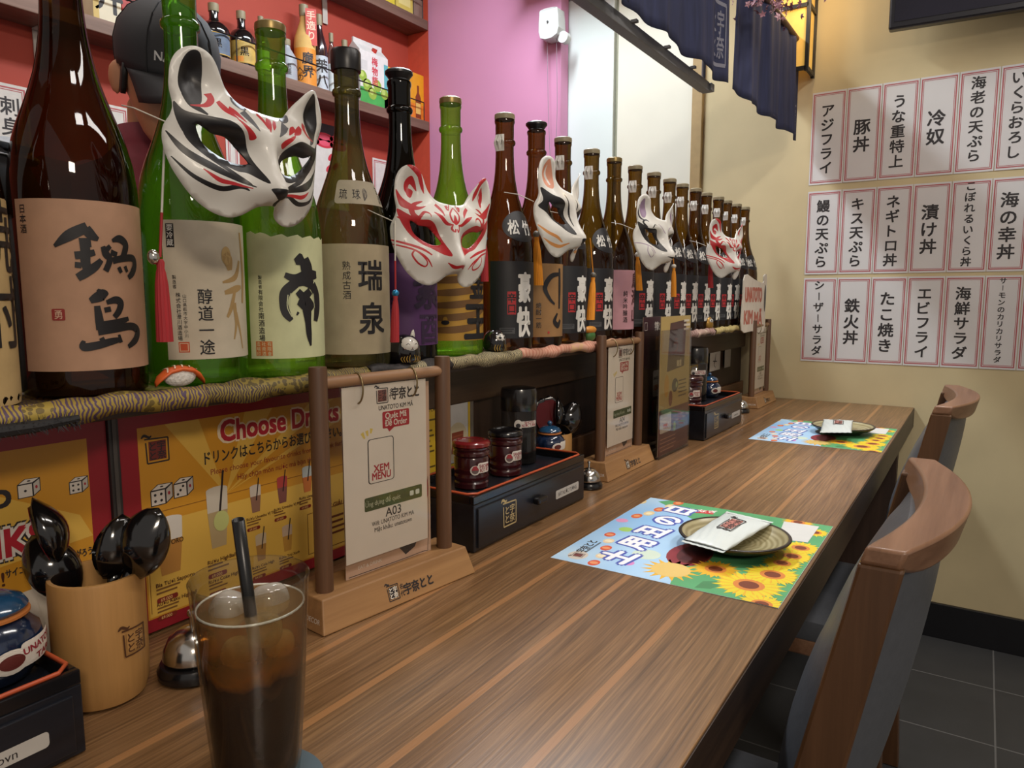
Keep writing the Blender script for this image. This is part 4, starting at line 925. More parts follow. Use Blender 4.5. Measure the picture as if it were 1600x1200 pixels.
# ---- iced tea
gx, gy = .3115, .4255
t = thing('iced_tea_glass', 'tall glass of iced dark tea in the foreground', 'glass', (gx, gy, ZT+.0035), 0)
def gr(z): return .0285+(.0408-.0285)*(z/.16)**.8
CLR = GLASS('#f8f8f5', '#c4c2bc', .012, '#c9c8c4', .02)
part('glass', t, lambda b: b.lathe([(.0265,.0004),(.0285,.002)]+[(gr(z), z) for z in (.02,.05,.08,.11,.14,.157)]+[(.0412,.1595),(.0402,.161),(.0390,.1590)]+[(gr(z)-.0022, z) for z in (.15,.12,.09,.06,.03,.014)]+[(.018,.011),(.0001,.011)], CLR, 56), smooth=True)
def tea_mat():
    m, N, L, P = NT('layered_tea'); N.remove(P)
    tc = N.new('ShaderNodeTexCoord'); sp = N.new('ShaderNodeSeparateXYZ'); L.new(tc.outputs['Object'], sp.inputs[0])
    nz = N.new('ShaderNodeTexNoise'); nz.inputs['Scale'].default_value = 30; nz.inputs['Detail'].default_value = 4; nz.inputs['Distortion'].default_value = .8; L.new(tc.outputs['Object'], nz.inputs[0])
    a = N.new('ShaderNodeMath'); a.operation = 'MULTIPLY_ADD'; a.inputs[1].default_value = .045; L.new(nz.outputs[0], a.inputs[0]); L.new(sp.outputs['Z'], a.inputs[2])
    mr = N.new('ShaderNodeMapRange'); mr.inputs['From Min'].default_value = .095; mr.inputs['From Max'].default_value = .155; L.new(a.outputs[0], mr.inputs['Value'])
    def ramp(cs):
        r = N.new('ShaderNodeValToRGB'); e = r.color_ramp.elements
        e[0].color = lin(cs[0][1]); e[0].position = cs[0][0]; e[1].color = lin(cs[-1][1]); e[1].position = cs[-1][0]
        for p, c in cs[1:-1]: x = e.new(p); x.color = lin(c)
        L.new(mr.outputs[0], r.inputs[0]); return r
    rd = ramp([(0, '#2a1410'), (.30, '#3a1a10'), (.5, '#e08a1e'), (.75, '#f0ac4a'), (1, '#ecca92')])
    rt = ramp([(0, '#3a1a14'), (.30, '#5a2a16'), (.5, '#d8902e'), (.75, '#ecb866'), (1, '#f2dcae')])
    d = N.new('ShaderNodeBsdfDiffuse'); tl = N.new('ShaderNodeBsdfTranslucent'); tr = N.new('ShaderNodeBsdfTransparent'); gl = N.new('ShaderNodeBsdfGlossy'); gl.inputs['Roughness'].default_value = .06
    L.new(rd.outputs[0], d.inputs[0]); L.new(rd.outputs[0], tl.inputs[0]); L.new(rt.outputs[0], tr.inputs[0])
    m1 = N.new('ShaderNodeMixShader'); m1.inputs[0].default_value = .55; L.new(d.outputs[0], m1.inputs[1]); L.new(tl.outputs[0], m1.inputs[2])
    m2 = N.new('ShaderNodeMixShader'); fm = N.new('ShaderNodeMapRange'); fm.inputs['From Min'].default_value = .3; fm.inputs['From Max'].default_value = .7; fm.inputs['To Min'].default_value = .25; fm.inputs['To Max'].default_value = .74; L.new(mr.outputs[0], fm.inputs['Value']); L.new(fm.outputs[0], m2.inputs[0]); L.new(m1.outputs[0], m2.inputs[1]); L.new(tr.outputs[0], m2.inputs[2])
    m3 = N.new('ShaderNodeMixShader'); L.new(SCHLICK(N, L, .03), m3.inputs[0]); L.new(m2.outputs[0], m3.inputs[1]); L.new(gl.outputs[0], m3.inputs[2])
    L.new(m3.outputs[0], N['Material Output'].inputs[0]); return m
TEA = tea_mat()
part('tea', t, lambda b: b.lathe([(.0001,.0118),(.0175,.0118)]+[(gr(z)-.0026, z) for z in (.0145,.03,.06,.09,.115,.139)]+[(.0001,.1385)], TEA, 48), smooth=True)
ICE = GLASS('#f4f4f0', '#d4d0c6', .42, '#f0ece4', .05)
rnd = random.Random(3)
part('meniscus', t, lambda b: b.tube([((gr(.139)-.0030)*math.cos(2*PI*i/40), (gr(.139)-.0030)*math.sin(2*PI*i/40), .1392) for i in range(41)], .0009, M('#d8d4c8', .15, coat=.5), 6, cap=False), smooth='all')
def ice(dx, dy, dz, s, seed):
    def fn(b):
        r2 = random.Random(seed); T = Matrix.Translation((dx, dy, dz)) @ Matrix.Rotation(r2.random()*3, 4, 'Z') @ Matrix.Rotation(r2.random()*.8-.4, 4, 'X')
        b.loft([[(x*k*s, y*k*s, z*s) for x, y in ((-1,-.8),(-.3,-1),(.8,-.9),(1,-.1),(.8,.9),(-.2,1),(-1,.7),(-1.05,0))] for k, z in ((.7,-.8),(1,-.3),(1,.4),(.72,.85),(.3,.95))], ICE, T)
    o = part('ice_cube', t, fn, smooth='all', sub=1)
for q in ((-.014,.006,.1385,.0135,1),(.013,-.004,.1375,.0135,2),(-.004,-.020,.126,.0125,3),(.019,.012,.124,.012,4),(-.019,-.010,.113,.012,5),(.006,-.021,.112,.011,6)): ice(*q)
st = thing('drinking_straw', 'black straw standing in the iced tea', 'straw', (gx, gy, ZT), 0)
p0 = AT(372, 812, d=.480); p1 = Vector((gx+.006, gy-.006, ZT+.022))
d_ = (p0-p1).normalized(); base = Vector((gx, gy, ZT))
part('straw_tube', st, lambda b: b.tube([p1-base, (p1+p0)/2-base, p0-base], .0042, M('#0f0f10', .3), 14, cap=False), smooth='all', solid=.0005)
part('coaster', None, lambda b: b.lathe([(.046,.0003),(.047,.001),(.047,.003),(.046,.0034),(.0001,.0034)], M('#4a5a64', .6), 40, c=(gx, gy, ZT)), smooth=True)
tag(bpy.data.objects['coaster'], 'grey blue round coaster under the iced tea glass', 'coaster')

# ---- placemats, plates, wrapped towels
def placemat(label, O, ux, vy, grp='paper placemats'):
    t = thing('paper_placemat', label, 'placemat', O, 0, grp)
    W_, H_ = .362, .306
    a = Art()
    # sky, meadow (u runs along the counter from the near side, v from the guest's edge inward)
    def sky():
        m, N, L, P = NT('printed_sky'); tc = N.new('ShaderNodeTexCoord'); nz = N.new('ShaderNodeTexNoise'); nz.inputs['Scale'].default_value = 5; L.new(tc.outputs['Object'], nz.inputs[0])
        r = N.new('ShaderNodeValToRGB'); e = r.color_ramp.elements; e[0].position = .35; e[0].color = lin('#8fc0ee'); e[1].position = .68; e[1].color = lin('#c4e2f8'); L.new(nz.outputs[0], r.inputs[0]); L.new(r.outputs[0], P.inputs['Base Color']); P.inputs['Roughness'].default_value = .5; return m
    if 'sky' not in _mats: _mats['sky'] = sky()
    SKY = _mats['sky']; GRN = M('#5aa670', .5, noise=.12, scale=14); YLW = INK('#e6cf2c'); YL2 = INK('#e8b42c'); BRN = INK('#7a3a20'); ORA = INK('#d8843a'); LG = INK('#9cc85a')
    a.rect(0, 0, W_, H_, SKY, 0)
    a.poly([(0,0),(W_,0),(W_,.27),(.345,.285),(.31,.24),(.27,.19),(.18,.165),(.08,.150),(0,.132)], GRN, 1)
    def px(x, y): q = AT(x, y, z=ZT+.001); return (q.x-PM0[0], q.y-PM0[1])
    # blossoms, each with its ring of petals
    def flower(x, y, r, n=18, c=YLW, l=3, k=.40):
        u, v = px(x, y); a0 = x*.7
        for j in range(2):
            for i in range(n):
                q = a0+2*PI*(i+.5*j)/n; rr = r*(1 if j else .86)
                a.poly([(u+r*k*.8*math.cos(q-.16), v+r*k*.8*math.sin(q-.16)), (u+rr*.72*math.cos(q-.13), v+rr*.72*math.sin(q-.13)), (u+rr*math.cos(q), v+rr*math.sin(q)), (u+rr*.72*math.cos(q+.13), v+rr*.72*math.sin(q+.13)), (u+r*k*.8*math.cos(q+.16), v+r*k*.8*math.sin(q+.16))], c if j else YL2, l+j)
        a.ell(u, v, r*k*1.05, r*k*1.05, ORA, l+2); a.ell(u, v, r*k*.68, r*k*.68, BRN, l+3)
    flower(1118, 889, .034, 14, YL2, 3); flower(1170, 914, .046); flower(1207, 898, .038, l=6); flower(1190, 944, .030, l=8); flower(1251, 856, .030, l=3); flower(1238, 869, .030, l=6); flower(1222, 880, .028, l=9)
    flower(1247, 816, .026, 14, YL2, 2); flower(1274, 832, .022, 14, YLW, 2)
    lf = [px(*q) for q in ((1085, 918), (1098, 908), (1122, 908), (1128, 914), (1110, 920))]; a.poly(lf, M('#4a8a5a', .5), 2)
    u, v = px(1048, 890)
    for i in range(16): q = 2*PI*i/16; a.poly([(u+.022*math.cos(q-.2), v+.022*math.sin(q-.2)), (u+.040*math.cos(q), v+.040*math.sin(q)), (u+.022*math.cos(q+.2), v+.022*math.sin(q+.2))], YL2, 2)
    a.ell(u, v, .026, .026, INK('#e0c070'), 3)
    # strings of lanterns
    for i, (x, y) in enumerate(((928,879),(940,868),(947,856),(951,845),(953,835))): u, v = px(x, y); a.ell(u, v, .011, .008, INK('#d8573a') if i % 2 == 0 else INK('#e6d2b0'), 2); a.ell(u, v, .005, .006, INK('#e89a6a') if i % 2 == 0 else INK('#f0e6c8'), 3)
    for i, (x, y) in enumerate(((995,806),(1014,802),(1030,796),(1047,791),(1060,786),(1002,784))): u, v = px(x, y); a.ell(u, v, .0135, .0085, INK('#d8673a') if i % 2 == 0 else INK('#e6cfa0'), 2); a.ell(u, v, .006, .005, INK('#e8a06a') if i % 2 == 0 else INK('#f0e6c0'), 3)
    for x, y, c, r in ((978,827,'#a4d06a',.011),(980,879,'#d88ac8',.010),(972,813,'#dc9ac4',.010),(1010,866,'#cfe0d0',.02)): u, v = px(x, y); a.ell(u, v, r, r, INK(c), 1)
    # the big title, white with a blue edge
    p0 = Vector(px(984, 874)); p1 = Vector(px(1083, 797)); d = p1-p0; rot = math.atan2(d.y, d.x); n_ = 4; h = d.length/n_*1.0
    for i, ch in enumerate('土用丑の日'):
        q = p0+d*(i*.235+.0); 
        for b_, m_, l_ in ((.13, INK('#4a5ab4'), 3), (.045, INK('#f2f4fa'), 4)): a.text(ch, q.x, q.y, .050, m_, l_, bold=b_, rot=rot-.16)
    q0 = Vector(px(1070, 797)); q1 = Vector(px(1115, 801)); dd = q1-q0; rr = math.atan2(dd.y, dd.x)
    c_, s_ = math.cos(rr), math.sin(rr); a.poly([(q0.x+x*c_-y*s_, q0.y+x*s_+y*c_) for x, y in ((0,-.010),(dd.length,-.010),(dd.length,.010),(0,.010))], INK('#c8323a'), 2)
    a.text('うなぎ', (q0.x+q1.x)/2, (q0.y+q1.y)/2-.006, .017, INK('#f4e8e4'), 3, bold=.03, rot=rr)
    u, v = px(899, 868); p2 = Vector(px(926, 846)); rot2 = math.atan2(p2.y-v, p2.x-u)
    a.ell(u+.004, v-.002, .017, .014, PAPER, 2, rot=rot2); mark(a, u+.004, v-.002, .016, INKD, INK('#8a4a48'), 3, rot=rot2); a.text('宇奈とと', u+.044*math.cos(rot2), v+.044*math.sin(rot2)-.006, .016, INKD, 3, bold=.03, rot=rot2, maxw=.054); a.lines(u+.02, v-.004, .05, .006, 1, INK('#5a6a7a'), 2)
    # grilled eel in its dish, strip of codes
    a.ell(*px(1078, 866), .050, .030, INK('#8c2a34'), 2, rot=rot); a.ell(*px(1085, 866), .040, .022, INK('#5e2220'), 3, rot=rot)
    u, v = px(1250, 832); a.poly([px(1225, 815), px(1280, 823), px(1262, 848), px(1214, 842)], INK('#d6d6d2'), 11)
    a.build('print', t, lambda u, v, l: Vector((min(W_-.0003, max(.0003, u)), min(H_-.0003, max(.0003, v)), .0006+l*.00005)))
    part('sheet', t, lambda b: b.box(0, W_, 0, H_, .0001, .0005, M('#e4e6e6', .5)))
    return t
PM0 = (.842, .1785)
pm = placemat('near printed placemat with sunflowers and lanterns under the nearer plate', (PM0[0], PM0[1], ZT+.0002), 1, 1)
pm2 = copy_tree(pm); pm2.location = (1.856, .180, ZT+.0002); pm2['label'] = 'far printed placemat with sunflowers and lanterns near the yellow wall'
CER = M('#2a2320', .35, noise=.25, scale=60, coat=.3)
def glaze_mat():
    m, N, L, P = NT('ash_glaze'); tc = N.new('ShaderNodeTexCoord'); wv = N.new('ShaderNodeTexWave'); wv.wave_type = 'RINGS'; wv.rings_direction = 'Z'; wv.inputs['Scale'].default_value = 42; wv.inputs['Distortion'].default_value = 1.2
    nz = N.new('ShaderNodeTexNoise'); nz.inputs['Scale'].default_value = 30; L.new(tc.outputs['Object'], wv.inputs[0]); L.new(tc.outputs['Object'], nz.inputs[0])
    mx = N.new('ShaderNodeMix'); mx.data_type = 'FLOAT'; mx.inputs['Factor'].default_value = .45; L.new(wv.outputs[0], mx.inputs['A']); L.new(nz.outputs[0], mx.inputs['B'])
    r = N.new('ShaderNodeValToRGB'); e = r.color_ramp.elements; e[0].color = lin('#8a7f5c'); e[0].position = .2; e[1].color = lin('#aba27e'); e[1].position = .8; L.new(mx.outputs['Result'], r.inputs[0]); L.new(r.outputs[0], P.inputs['Base Color']); P.inputs['Roughness'].default_value = .25; return m
GLZ = glaze_mat()
def plate(label, x, y):
    t = thing('small_plate', label, 'plate', (x, y, ZT+.0016), 0, 'round stoneware plates')
    part('plate_body', t, lambda b: b.lathe([(.040,.0004),(.044,.001),(.050,.006),(.066,.011),(.0765,.018),(.0785,.0205),(.0770,.0222),(.0735,.0215)], CER, 56, cap=False), smooth='all')
    part('glazed_well', t, lambda b: b.lathe([(.0736,.0213),(.066,.0150),(.052,.0102),(.020,.0090),(.0001,.0088)], GLZ, 56, cap=False), smooth='all')
    return t
pc = AT(1147, 838, z=ZT+.018); plate('nearer dark rimmed stoneware plate holding a wrapped towel', pc.x, pc.y)
pc2 = AT(1317, 667, z=ZT+.018); plate('farther dark rimmed stoneware plate holding a wrapped towel', pc2.x, pc2.y)
def towel(label, pts, z):
    """pillow packet spanning four table points (near left, near right, far right, far left)"""
    c = sum((Vector(p) for p in pts), Vector())/4
    t = thing('wrapped_towel', label, 'towel', c, 0, 'wrapped wet towels'); P = [Vector(p)-c for p in pts]
    def top(u, v): q = (P[0]*(1-u)+P[1]*u)*(1-v)+(P[3]*(1-u)+P[2]*u)*v; h = .0085*(math.sin(PI*u)**.6)*(max(0, math.sin(PI*min(1, max(0, (v-.06)/.88))))**.45); return q, h
    def fn(b):
        n, k = 20, 26; vs = []; fs = []
        for s in (1, -.35):
            for j in range(k+1):
                for i in range(n+1):
                    q, h = top(i/n, j/k); w_ = .0007*math.sin(i*1.9+j*.8)*(1 if .1 < j/k < .9 else .4); zig = Vector((0,0,0))
                    vs.append((q.x, q.y, q.z+h*s+w_))
        o = (n+1)*(k+1)
        for j in range(k):
            for i in range(n):
                A = j*(n+1)+i; fs += [(A, A+1, A+n+2, A+n+1), (o+A, o+A+n+1, o+A+n+2, o+A+1)]
        b.add(vs, fs, M('#d3dbd9', .35, noise=.03, scale=20))
    part('packet', t, fn, smooth='all')
    a = Art(); mark(a, .52, .56, .34, INKD, INK('#b8776c'), 1)
    def m_(u, v, l): q, h = top(u, v); return Vector((q.x, q.y, q.z+h+.0009+l*.0002))
    a.build('printed_seal', t, m_, .06)
zt = ZT+.0255
towel('white wrapped wet towel on the nearer plate', [AT(1064,846,z=zt), AT(1130,864,z=zt), AT(1209,816,z=zt), AT(1136,799,z=zt)], zt)
towel('white wrapped wet towel on the farther plate', [AT(1281,676,z=zt), AT(1331,676,z=zt), AT(1333,657,z=zt+.006), AT(1287,655,z=zt+.006)], zt)
# ================================================================== prints under the shelf
YB = YP-.0165
def board(name, label, cat, x0, x1, z0, z1, y, art, group=None, th=.002, rz=0, tilt=0, back='#2a2524'):
    t = thing(name, label, cat, (x0, y, z0), rz, group)
    if tilt: t.rotation_euler = (tilt, 0, rz)
    part('board', t, lambda b: b.box(0, x1-x0, 0, th, 0, z1-z0, M(back, .4)))
    a = Art(); art(a, x1-x0, z1-z0); a.build('print', t, flat_y(0, 0, -.00005)); return t
CRIM = M('#8e1c28', .35, noise=.03); AMB = M('#c98f2c', .38, noise=.10, scale=5); AMB2 = M('#d8ae4e', .38, noise=.05, scale=6)
def tumbler(a, u, v, w_, h, c0, c1, straw=True):
    a.poly([(u-w_*.36,v),(u+w_*.36,v),(u+w_*.5,v+h*.62),(u-w_*.5,v+h*.62)], INK(c1), 5); a.poly([(u-w_*.5,v+h*.62),(u+w_*.5,v+h*.62),(u+w_*.53,v+h),(u-w_*.53,v+h)], INK(c0), 5); a.ell(u, v+h, w_*.53, w_*.14, INK(c0), 6)
    if straw: a.stroke([(u+w_*.05,v+h*.45,w_*.10),(u+w_*.35,v+h*1.3,w_*.10)], INK('#2a2020'), 7, sm=False)
def caption(a, u, v, name, s=1.0):
    a.text(name, u, v, .0058*s, INK('#4a2414'), 7, align='L', bold=.02); a.lines(u, v-.0015, .026*s, .008*s, 2, INK('#7a5428'), 7, .45, .4); a.rrect(u, v-.016*s, u+.022*s, v-.011*s, .002, INK('#7a2418'), 7); a.text('69.000', u+.010*s, v-.0152*s, .0046*s, INK('#d8b070'), 8, bold=.01)
def die(a, u, v, s, pips):
    a.rect(u, v, u+s, v+s, INKD, 3); a.rect(u+s*.06, v+s*.06, u+s*.94, v+s*.94, PAPER, 4); a.poly([(u+s,v),(u+s*1.5,v+s*.35),(u+s*1.5,v+s*1.3),(u+s,v+s)], INKD, 3); a.poly([(u+s*1.04,v+s*.10),(u+s*1.44,v+s*.40),(u+s*1.44,v+s*1.2),(u+s*1.04,v+s*.92)], INK('#b9b2a8'), 4); a.poly([(u,v+s),(u+s,v+s),(u+s*1.5,v+s*1.3),(u+s*.5,v+s*1.35)], INKD, 3); a.poly([(u+s*.1,v+s*1.03),(u+s*.98,v+s*1.03),(u+s*1.4,v+s*1.27),(u+s*.53,v+s*1.31)], PAPER, 4)
    for px, py in pips: a.ell(u+s*px, v+s*py, s*.09, s*.09, INKD, 5, 12)
    a.ell(u+s*1.22, v+s*.66, s*.08, s*.12, INK('#a02430'), 5, 12); a.ell(u+s*.75, v+s*1.17, s*.12, s*.05, INKD, 5, 12)
def art_choose(a, W_, H_):
    a.rect(0, 0, W_, H_, CRIM, 1); a.rect(.020, .014, W_-.004, H_-.014, AMB, 2)
    for k in range(4): a.poly([(.12, H_*.55), (.05+.10*k, H_-.014), (.09+.10*k, H_-.014)], AMB2, 3)
    a.rect(.022, .016, W_-.006, H_*.50, AMB2, 3)
    mark(a, .040, H_-.040, .026, INKD, INK('#6e2a26'), 4)
    for b_, m_, l_ in ((.10, INK('#e4d0b0'), 4), (.04, INK('#a8202e'), 5)): a.text('Choose Drinks', W_*.60, H_-.044, .034, m_, l_, bold=b_, maxw=W_*.52 if b_ < .1 else W_*.53)
    a.text('ドリンクはこちらからお選びください。', W_*.575, H_-.066, .0165, INKD, 5, bold=.02, maxw=W_*.60); a.text('Please choose your favourite drinks from the drink list!', W_*.585, H_-.080, .0095, INK('#8e2a28'), 5, maxw=W_*.58); a.text('Hãy chọn món nước mà bạn thích!', W_*.575, H_-.093, .0098, INK('#8e2a28'), 5, maxw=W_*.36)
    a.stroke([(.024, .02, .0008), (.024, H_-.115, .0008), (.034, H_-.107, .0008), (W_-.01, H_-.107, .0008)], INK('#8a5a20'), 4, sm=False)
    die(a, .030, H_-.100, .017, ((.3,.3),(.7,.7),(.3,.7),(.7,.3))); die(a, .056, H_-.097, .016, ((.3,.25),(.5,.5),(.7,.75)))
    tumbler(a, .048, .058, .030, .060, '#d8d2c8', '#b5803c', False); a.text('SAPPORO', .050, .090, .0075, INK('#4a3010'), 8, bold=.02, maxw=.028); caption(a, .030, .047, 'Bia Tươi Sapporo', 1.1)
    tumbler(a, .108, .070, .026, .068, '#c8bfae', '#b09a70'); a.ell(.112, .100, .010, .012, INK('#bcc078'), 8); caption(a, .092, .053, 'Rượu HighBall', 1.1)
    for i, (x, z, c0, c1) in enumerate(((.160,.098,'#c4b8a8','#8a6450'),(.200,.100,'#a8403c','#7a4a44'),(.240,.105,'#b9c0bc','#c8743a'),(.205,.036,'#c0a890','#b98a3c'),(.165,.036,'#c4b090','#a87c40'))):
        tumbler(a, x, z, .015, .032, c0, c1); caption(a, x-.014, z-.008, ('Rượu Umeshu Vị Táo','Rượu Umeshu Vị Mơ','Rượu Umeshu Vị Đào','Rượu Trái Xanh','Rượu Cola High')[i], .85)
    caption(a, .030, .026, 'Rượu Kaku Highball'); caption(a, .092, .030, 'Rượu Coke High')
    a.frame(.238, .020, W_-.012, .075, .0008, INK('#6a3c18'), 5); a.text('NƯỚC GIẢI KHÁT', .290, .074, .0085, INK('#7a4418'), 6, bold=.03); a.lines(.252, .062, .060, .030, 4, INK('#6a3414'), 5, .4)
x0 = AT(181, 645, y=YB-.004).x
board('drinks_poster', 'yellow Choose Drinks poster with red border under the green bottles', 'poster', x0, x0+.345, ZT+.004, ZS-.030, YB-.004, art_choose, 'drinks posters under the shelf', back='#6a1620')
def art_left(a, W_, H_):
    a.rect(0, 0, W_, H_, CRIM, 1); a.rect(.01, .012, W_-.019, H_-.016, AMB, 2); a.poly([(.05, H_*.5), (W_*.5, H_-.016), (W_-.03, H_*.62), (W_-.019, H_*.52), (.05, H_*.42)], AMB2, 3)
    o = W_
    a.text('UNATOTO', o-.088, H_-.066, .022, INKD, 4, bold=.06, align='R')
    for b_, m_, l_ in ((.16, INKD, 4), (.11, PAPER, 5), (.04, INK('#a8202e'), 6)): a.text('DRINKS', o-.062, H_-.112, .036, m_, l_, bold=b_, align='R', sx=.9)
    a.text('VUI!', o-.098, H_-.138, .018, INK('#4a2414'), 4, bold=.02, align='R'); a.text('サイコロを振って盛り上がろう!', o-.058, H_-.131, .0088, INKD, 5, bold=.03, maxw=.078)
    die(a, o-.082, H_-.062, .013, ((.5,.5),)); die(a, o-.038, H_-.068, .012, ((.3,.3),(.7,.7),(.3,.7),(.7,.3)))
    a.poly([(.01,.012),(o-.062,.012),(o-.040,.10),(o-.032,H_-.146),(o-.10,H_-.150),(.01,H_-.158)], M('#cfc4b4', .4), 4)
    a.text('Tỉ 1 Ly', o-.082, H_-.170, .015, INK('#5a2418'), 5, bold=.05, align='R'); a.text('無料', o-.085, H_-.200, .020, INK('#5a2418'), 5, bold=.04, align='R'); a.rect(.01, H_-.206, o-.07, H_-.2045, INKD, 5)
    a.text('50% 1 Ly', o-.074, H_-.222, .014, INK('#2c4a9a'), 5, bold=.05, align='R'); a.lines(o-.13, H_-.224, .05, .006, 2, INK('#2c4a9a'), 5); a.text('半額', o-.078, .010, .018, INK('#2c4a9a'), 5, bold=.04, align='R')
    a.poly([(o-.062,.014),(o-.030,.014),(o-.024,H_-.150),(o-.074,H_-.156)], INK('#c9bfae'), 6); a.poly([(o-.060,.014),(o-.032,.014),(o-.030,H_-.19),(o-.064,H_-.19)], M('#b5823c', .4, noise=.15, scale=20), 7); a.text('SAPPORO', o-.046, .032, .0095, INK('#4a3010'), 8, bold=.02, maxw=.03)
x1 = AT(163, 645, y=YB-.004).x
board('drinks_poster', 'yellow dice game drinks poster with red border at the left edge', 'poster', x1-.35, x1, ZT+.004, ZS-.030, YB-.004, art_left, 'drinks posters under the shelf', back='#6a1620')
t = thing('poster_rail', 'dark grey upright rail between the two drinks posters', 'rail', ((x0+x1)/2, YB-.0060, ZT+.002), 0)
part('rail_profile', t, lambda b: (b.box(-.0050, .0050, -.002, .0055, 0, .238, M('#2e2b2b', .4)), b.box(-.0020, .0020, -.0035, -.002, 0, .238, M('#4a4644', .35))), bevel=.0005)
YEK = M('#c4a22e', .4, noise=.04); CLRS = GLASS('#e8e6e0', '#bdbab4', .04, '#c4beb4', .1)
def art_card(a, W_, H_):
    a.rect(-.006, -.004, W_+.010, H_+.006, M('#6a625a', .25), 0); a.rect(0, 0, W_, H_, YEK, 1)
    a.text('名代 宇奈とと', W_*.30, H_-.016, .0085, INKD, 2, bold=.02, maxw=W_*.3); a.text('HƯƠNG LIỆU CƠM', W_*.28, H_-.028, .0075, INKD, 2, bold=.02, maxw=W_*.46); a.lines(W_*.06, H_-.040, W_*.42, .085, 10, INK('#5a4a1c'), 2, .35, .5)
    a.rrect(W_*.56, .004, W_-.006, H_-.004, .005, INKD, 2); a.rrect(W_*.565, .005, W_-.007, H_-.005, .005, M('#b9b6b4', .4), 3); a.ell(W_*.78, H_*.30, .030, .034, INK('#b5a88c'), 4); a.poly([(W_*.68,H_*.16),(W_*.87,H_*.16),(W_*.88,H_*.44),(W_*.69,H_*.44)], INK('#7a3a26'), 5)
    for k in range(3): a.stroke([(W_*.69,H_*(.22+.08*k),.002),(W_*.87,H_*(.23+.08*k),.002)], INK('#8e4c34'), 6, sm=False)
xa = AT(648, 612, y=YB).x; xb = AT(737, 606, y=YB).x; za = AT(690, 735, y=YB).z; zb = AT(700, 612, y=YB).z
board('info_card', 'yellow laminated card behind the nearest menu stand', 'card', xa-.02, xb, za, zb, YB+.004, art_card, th=.0015)
xa = AT(1068, 560, y=YB).x; xb = AT(1088, 560, y=YB).x
board('info_card', 'small yellow and white card on the panel behind the far sauce bottle', 'card', xa, xa+.14, ZT+.09, ZS-.115, YB+.004, art_card, th=.0015)
def art_note(a, W_, H_): a.rect(0, 0, W_, H_, M('#b5aea4', .5), 1); a.stroke([(W_*.55,H_*.85,.003),(W_*.5,H_*.55,.006),(W_*.42,H_*.3,.004),(W_*.55,H_*.15,.002)], INKD, 2); a.stroke([(W_*.3,H_*.5,.003),(W_*.68,H_*.45,.003)], INKD, 2)
xa = AT(1113, 560, y=YB).x
board('note', 'white note with a black brush drawing near the far end of the panel', 'note', xa, xa+.11, ZS-.150, ZS-.085, YB+.008, art_note, th=.0008)
xa = AT(1136, 555, y=YB).x
board('note', 'narrow plain white note right of the brush drawing note', 'note', xa, xa+.07, ZS-.150, ZS-.085, YB+.008, lambda a, W_, H_: a.rect(0, 0, W_, H_, M('#a8a29a', .5), 1), th=.0008)
# upright promotional cards beyond the second stand
PLUM = M('#3c1c26', .35); TAN = M('#b39a5a', .4, noise=.06, scale=12)
def art_promo1(a, W_, H_):
    a.rect(0, 0, W_, H_, PLUM, 1); a.text('宇奈とと', W_*.80, H_-.030, .022, PAPER, 2, bold=.05, maxw=W_*.40); a.rect(0, 0, W_, H_*.62, M('#4a3626', .4, noise=.2, scale=20), 2)
    a.frame(W_*.06, H_-.03, W_*.20, H_-.012, .001, PAPER, 2); a.text('鰻', W_*.80, H_-.075, .036, INK('#9a6a3a'), 3, bold=.03); a.rrect(W_*.56, H_*.40, W_*.98, H_*.60, .006, PAPER, 3); a.text('UNAGI DON', W_*.77, H_*.53, .009, INKD, 4, bold=.03, maxw=W_*.38); a.text('109K', W_*.77, H_*.45, .018, INK('#c4681c'), 4, bold=.05)
    a.rrect(W_*.60, H_*.12, W_*.98, H_*.30, .006, M('#8a9a3a', .4), 3); a.rect(W_*.58, H_*.30, W_*.98, H_*.38, INK('#a89a6c'), 3); a.ell(W_*.58, H_*.33, .008, .014, INK('#a83c20'), 4)
def art_promo2(a, W_, H_):
    a.rect(0, 0, W_, H_, TAN, 1); a.poly([(W_*.30,H_*.95),(W_*.85,H_*.97),(W_*.80,H_*.62),(W_*.22,H_*.60)], M('#4a2c26', .4, noise=.2, scale=30), 2); a.text('う', W_*.50, H_*.74, .040, INK('#7a4030'), 3, bold=.03); a.lines(W_*.76, H_*.97, W_*.22, .03, 3, INK('#d0c8b8'), 3)
    a.text('鰻重', W_*.62, H_*.63, .016, INK('#c4b490'), 4, bold=.04); a.ell(W_*.22, H_*.5, .014, .026, INK('#c4902c'), 3); a.ell(W_*.50, H_*.49, .020, .016, INKD, 3); a.ell(W_*.55, H_*.49, .006, .007, INK('#a8b070'), 4); a.ell(W_*.36, H_*.40, .012, .018, INK('#6a2c24'), 3); a.lines(W_*.62, H_*.52, W_*.34, .045, 5, INK('#4a3820'), 3, .35)
    a.rect(0, 0, W_, H_*.33, M('#551626', .4), 2); a.rrect(W_*.04, H_*.16, W_*.40, H_*.30, .005, PAPER, 3); a.text('99K', W_*.22, H_*.19, .016, INK('#c4481c'), 4, bold=.05); a.lines(W_*.06, H_*.12, W_*.6, .035, 4, INK('#a87a6a'), 3, .3); a.ell(W_*.70, H_*.24, .016, .014, INK('#7a2a24'), 3); a.ell(W_*.52, H_*.18, .008, .012, INK('#8aa03c'), 3)
ACR = GLASS('#f6f5f2', '#e2e0dc', .01, '#b0aca6', .04)
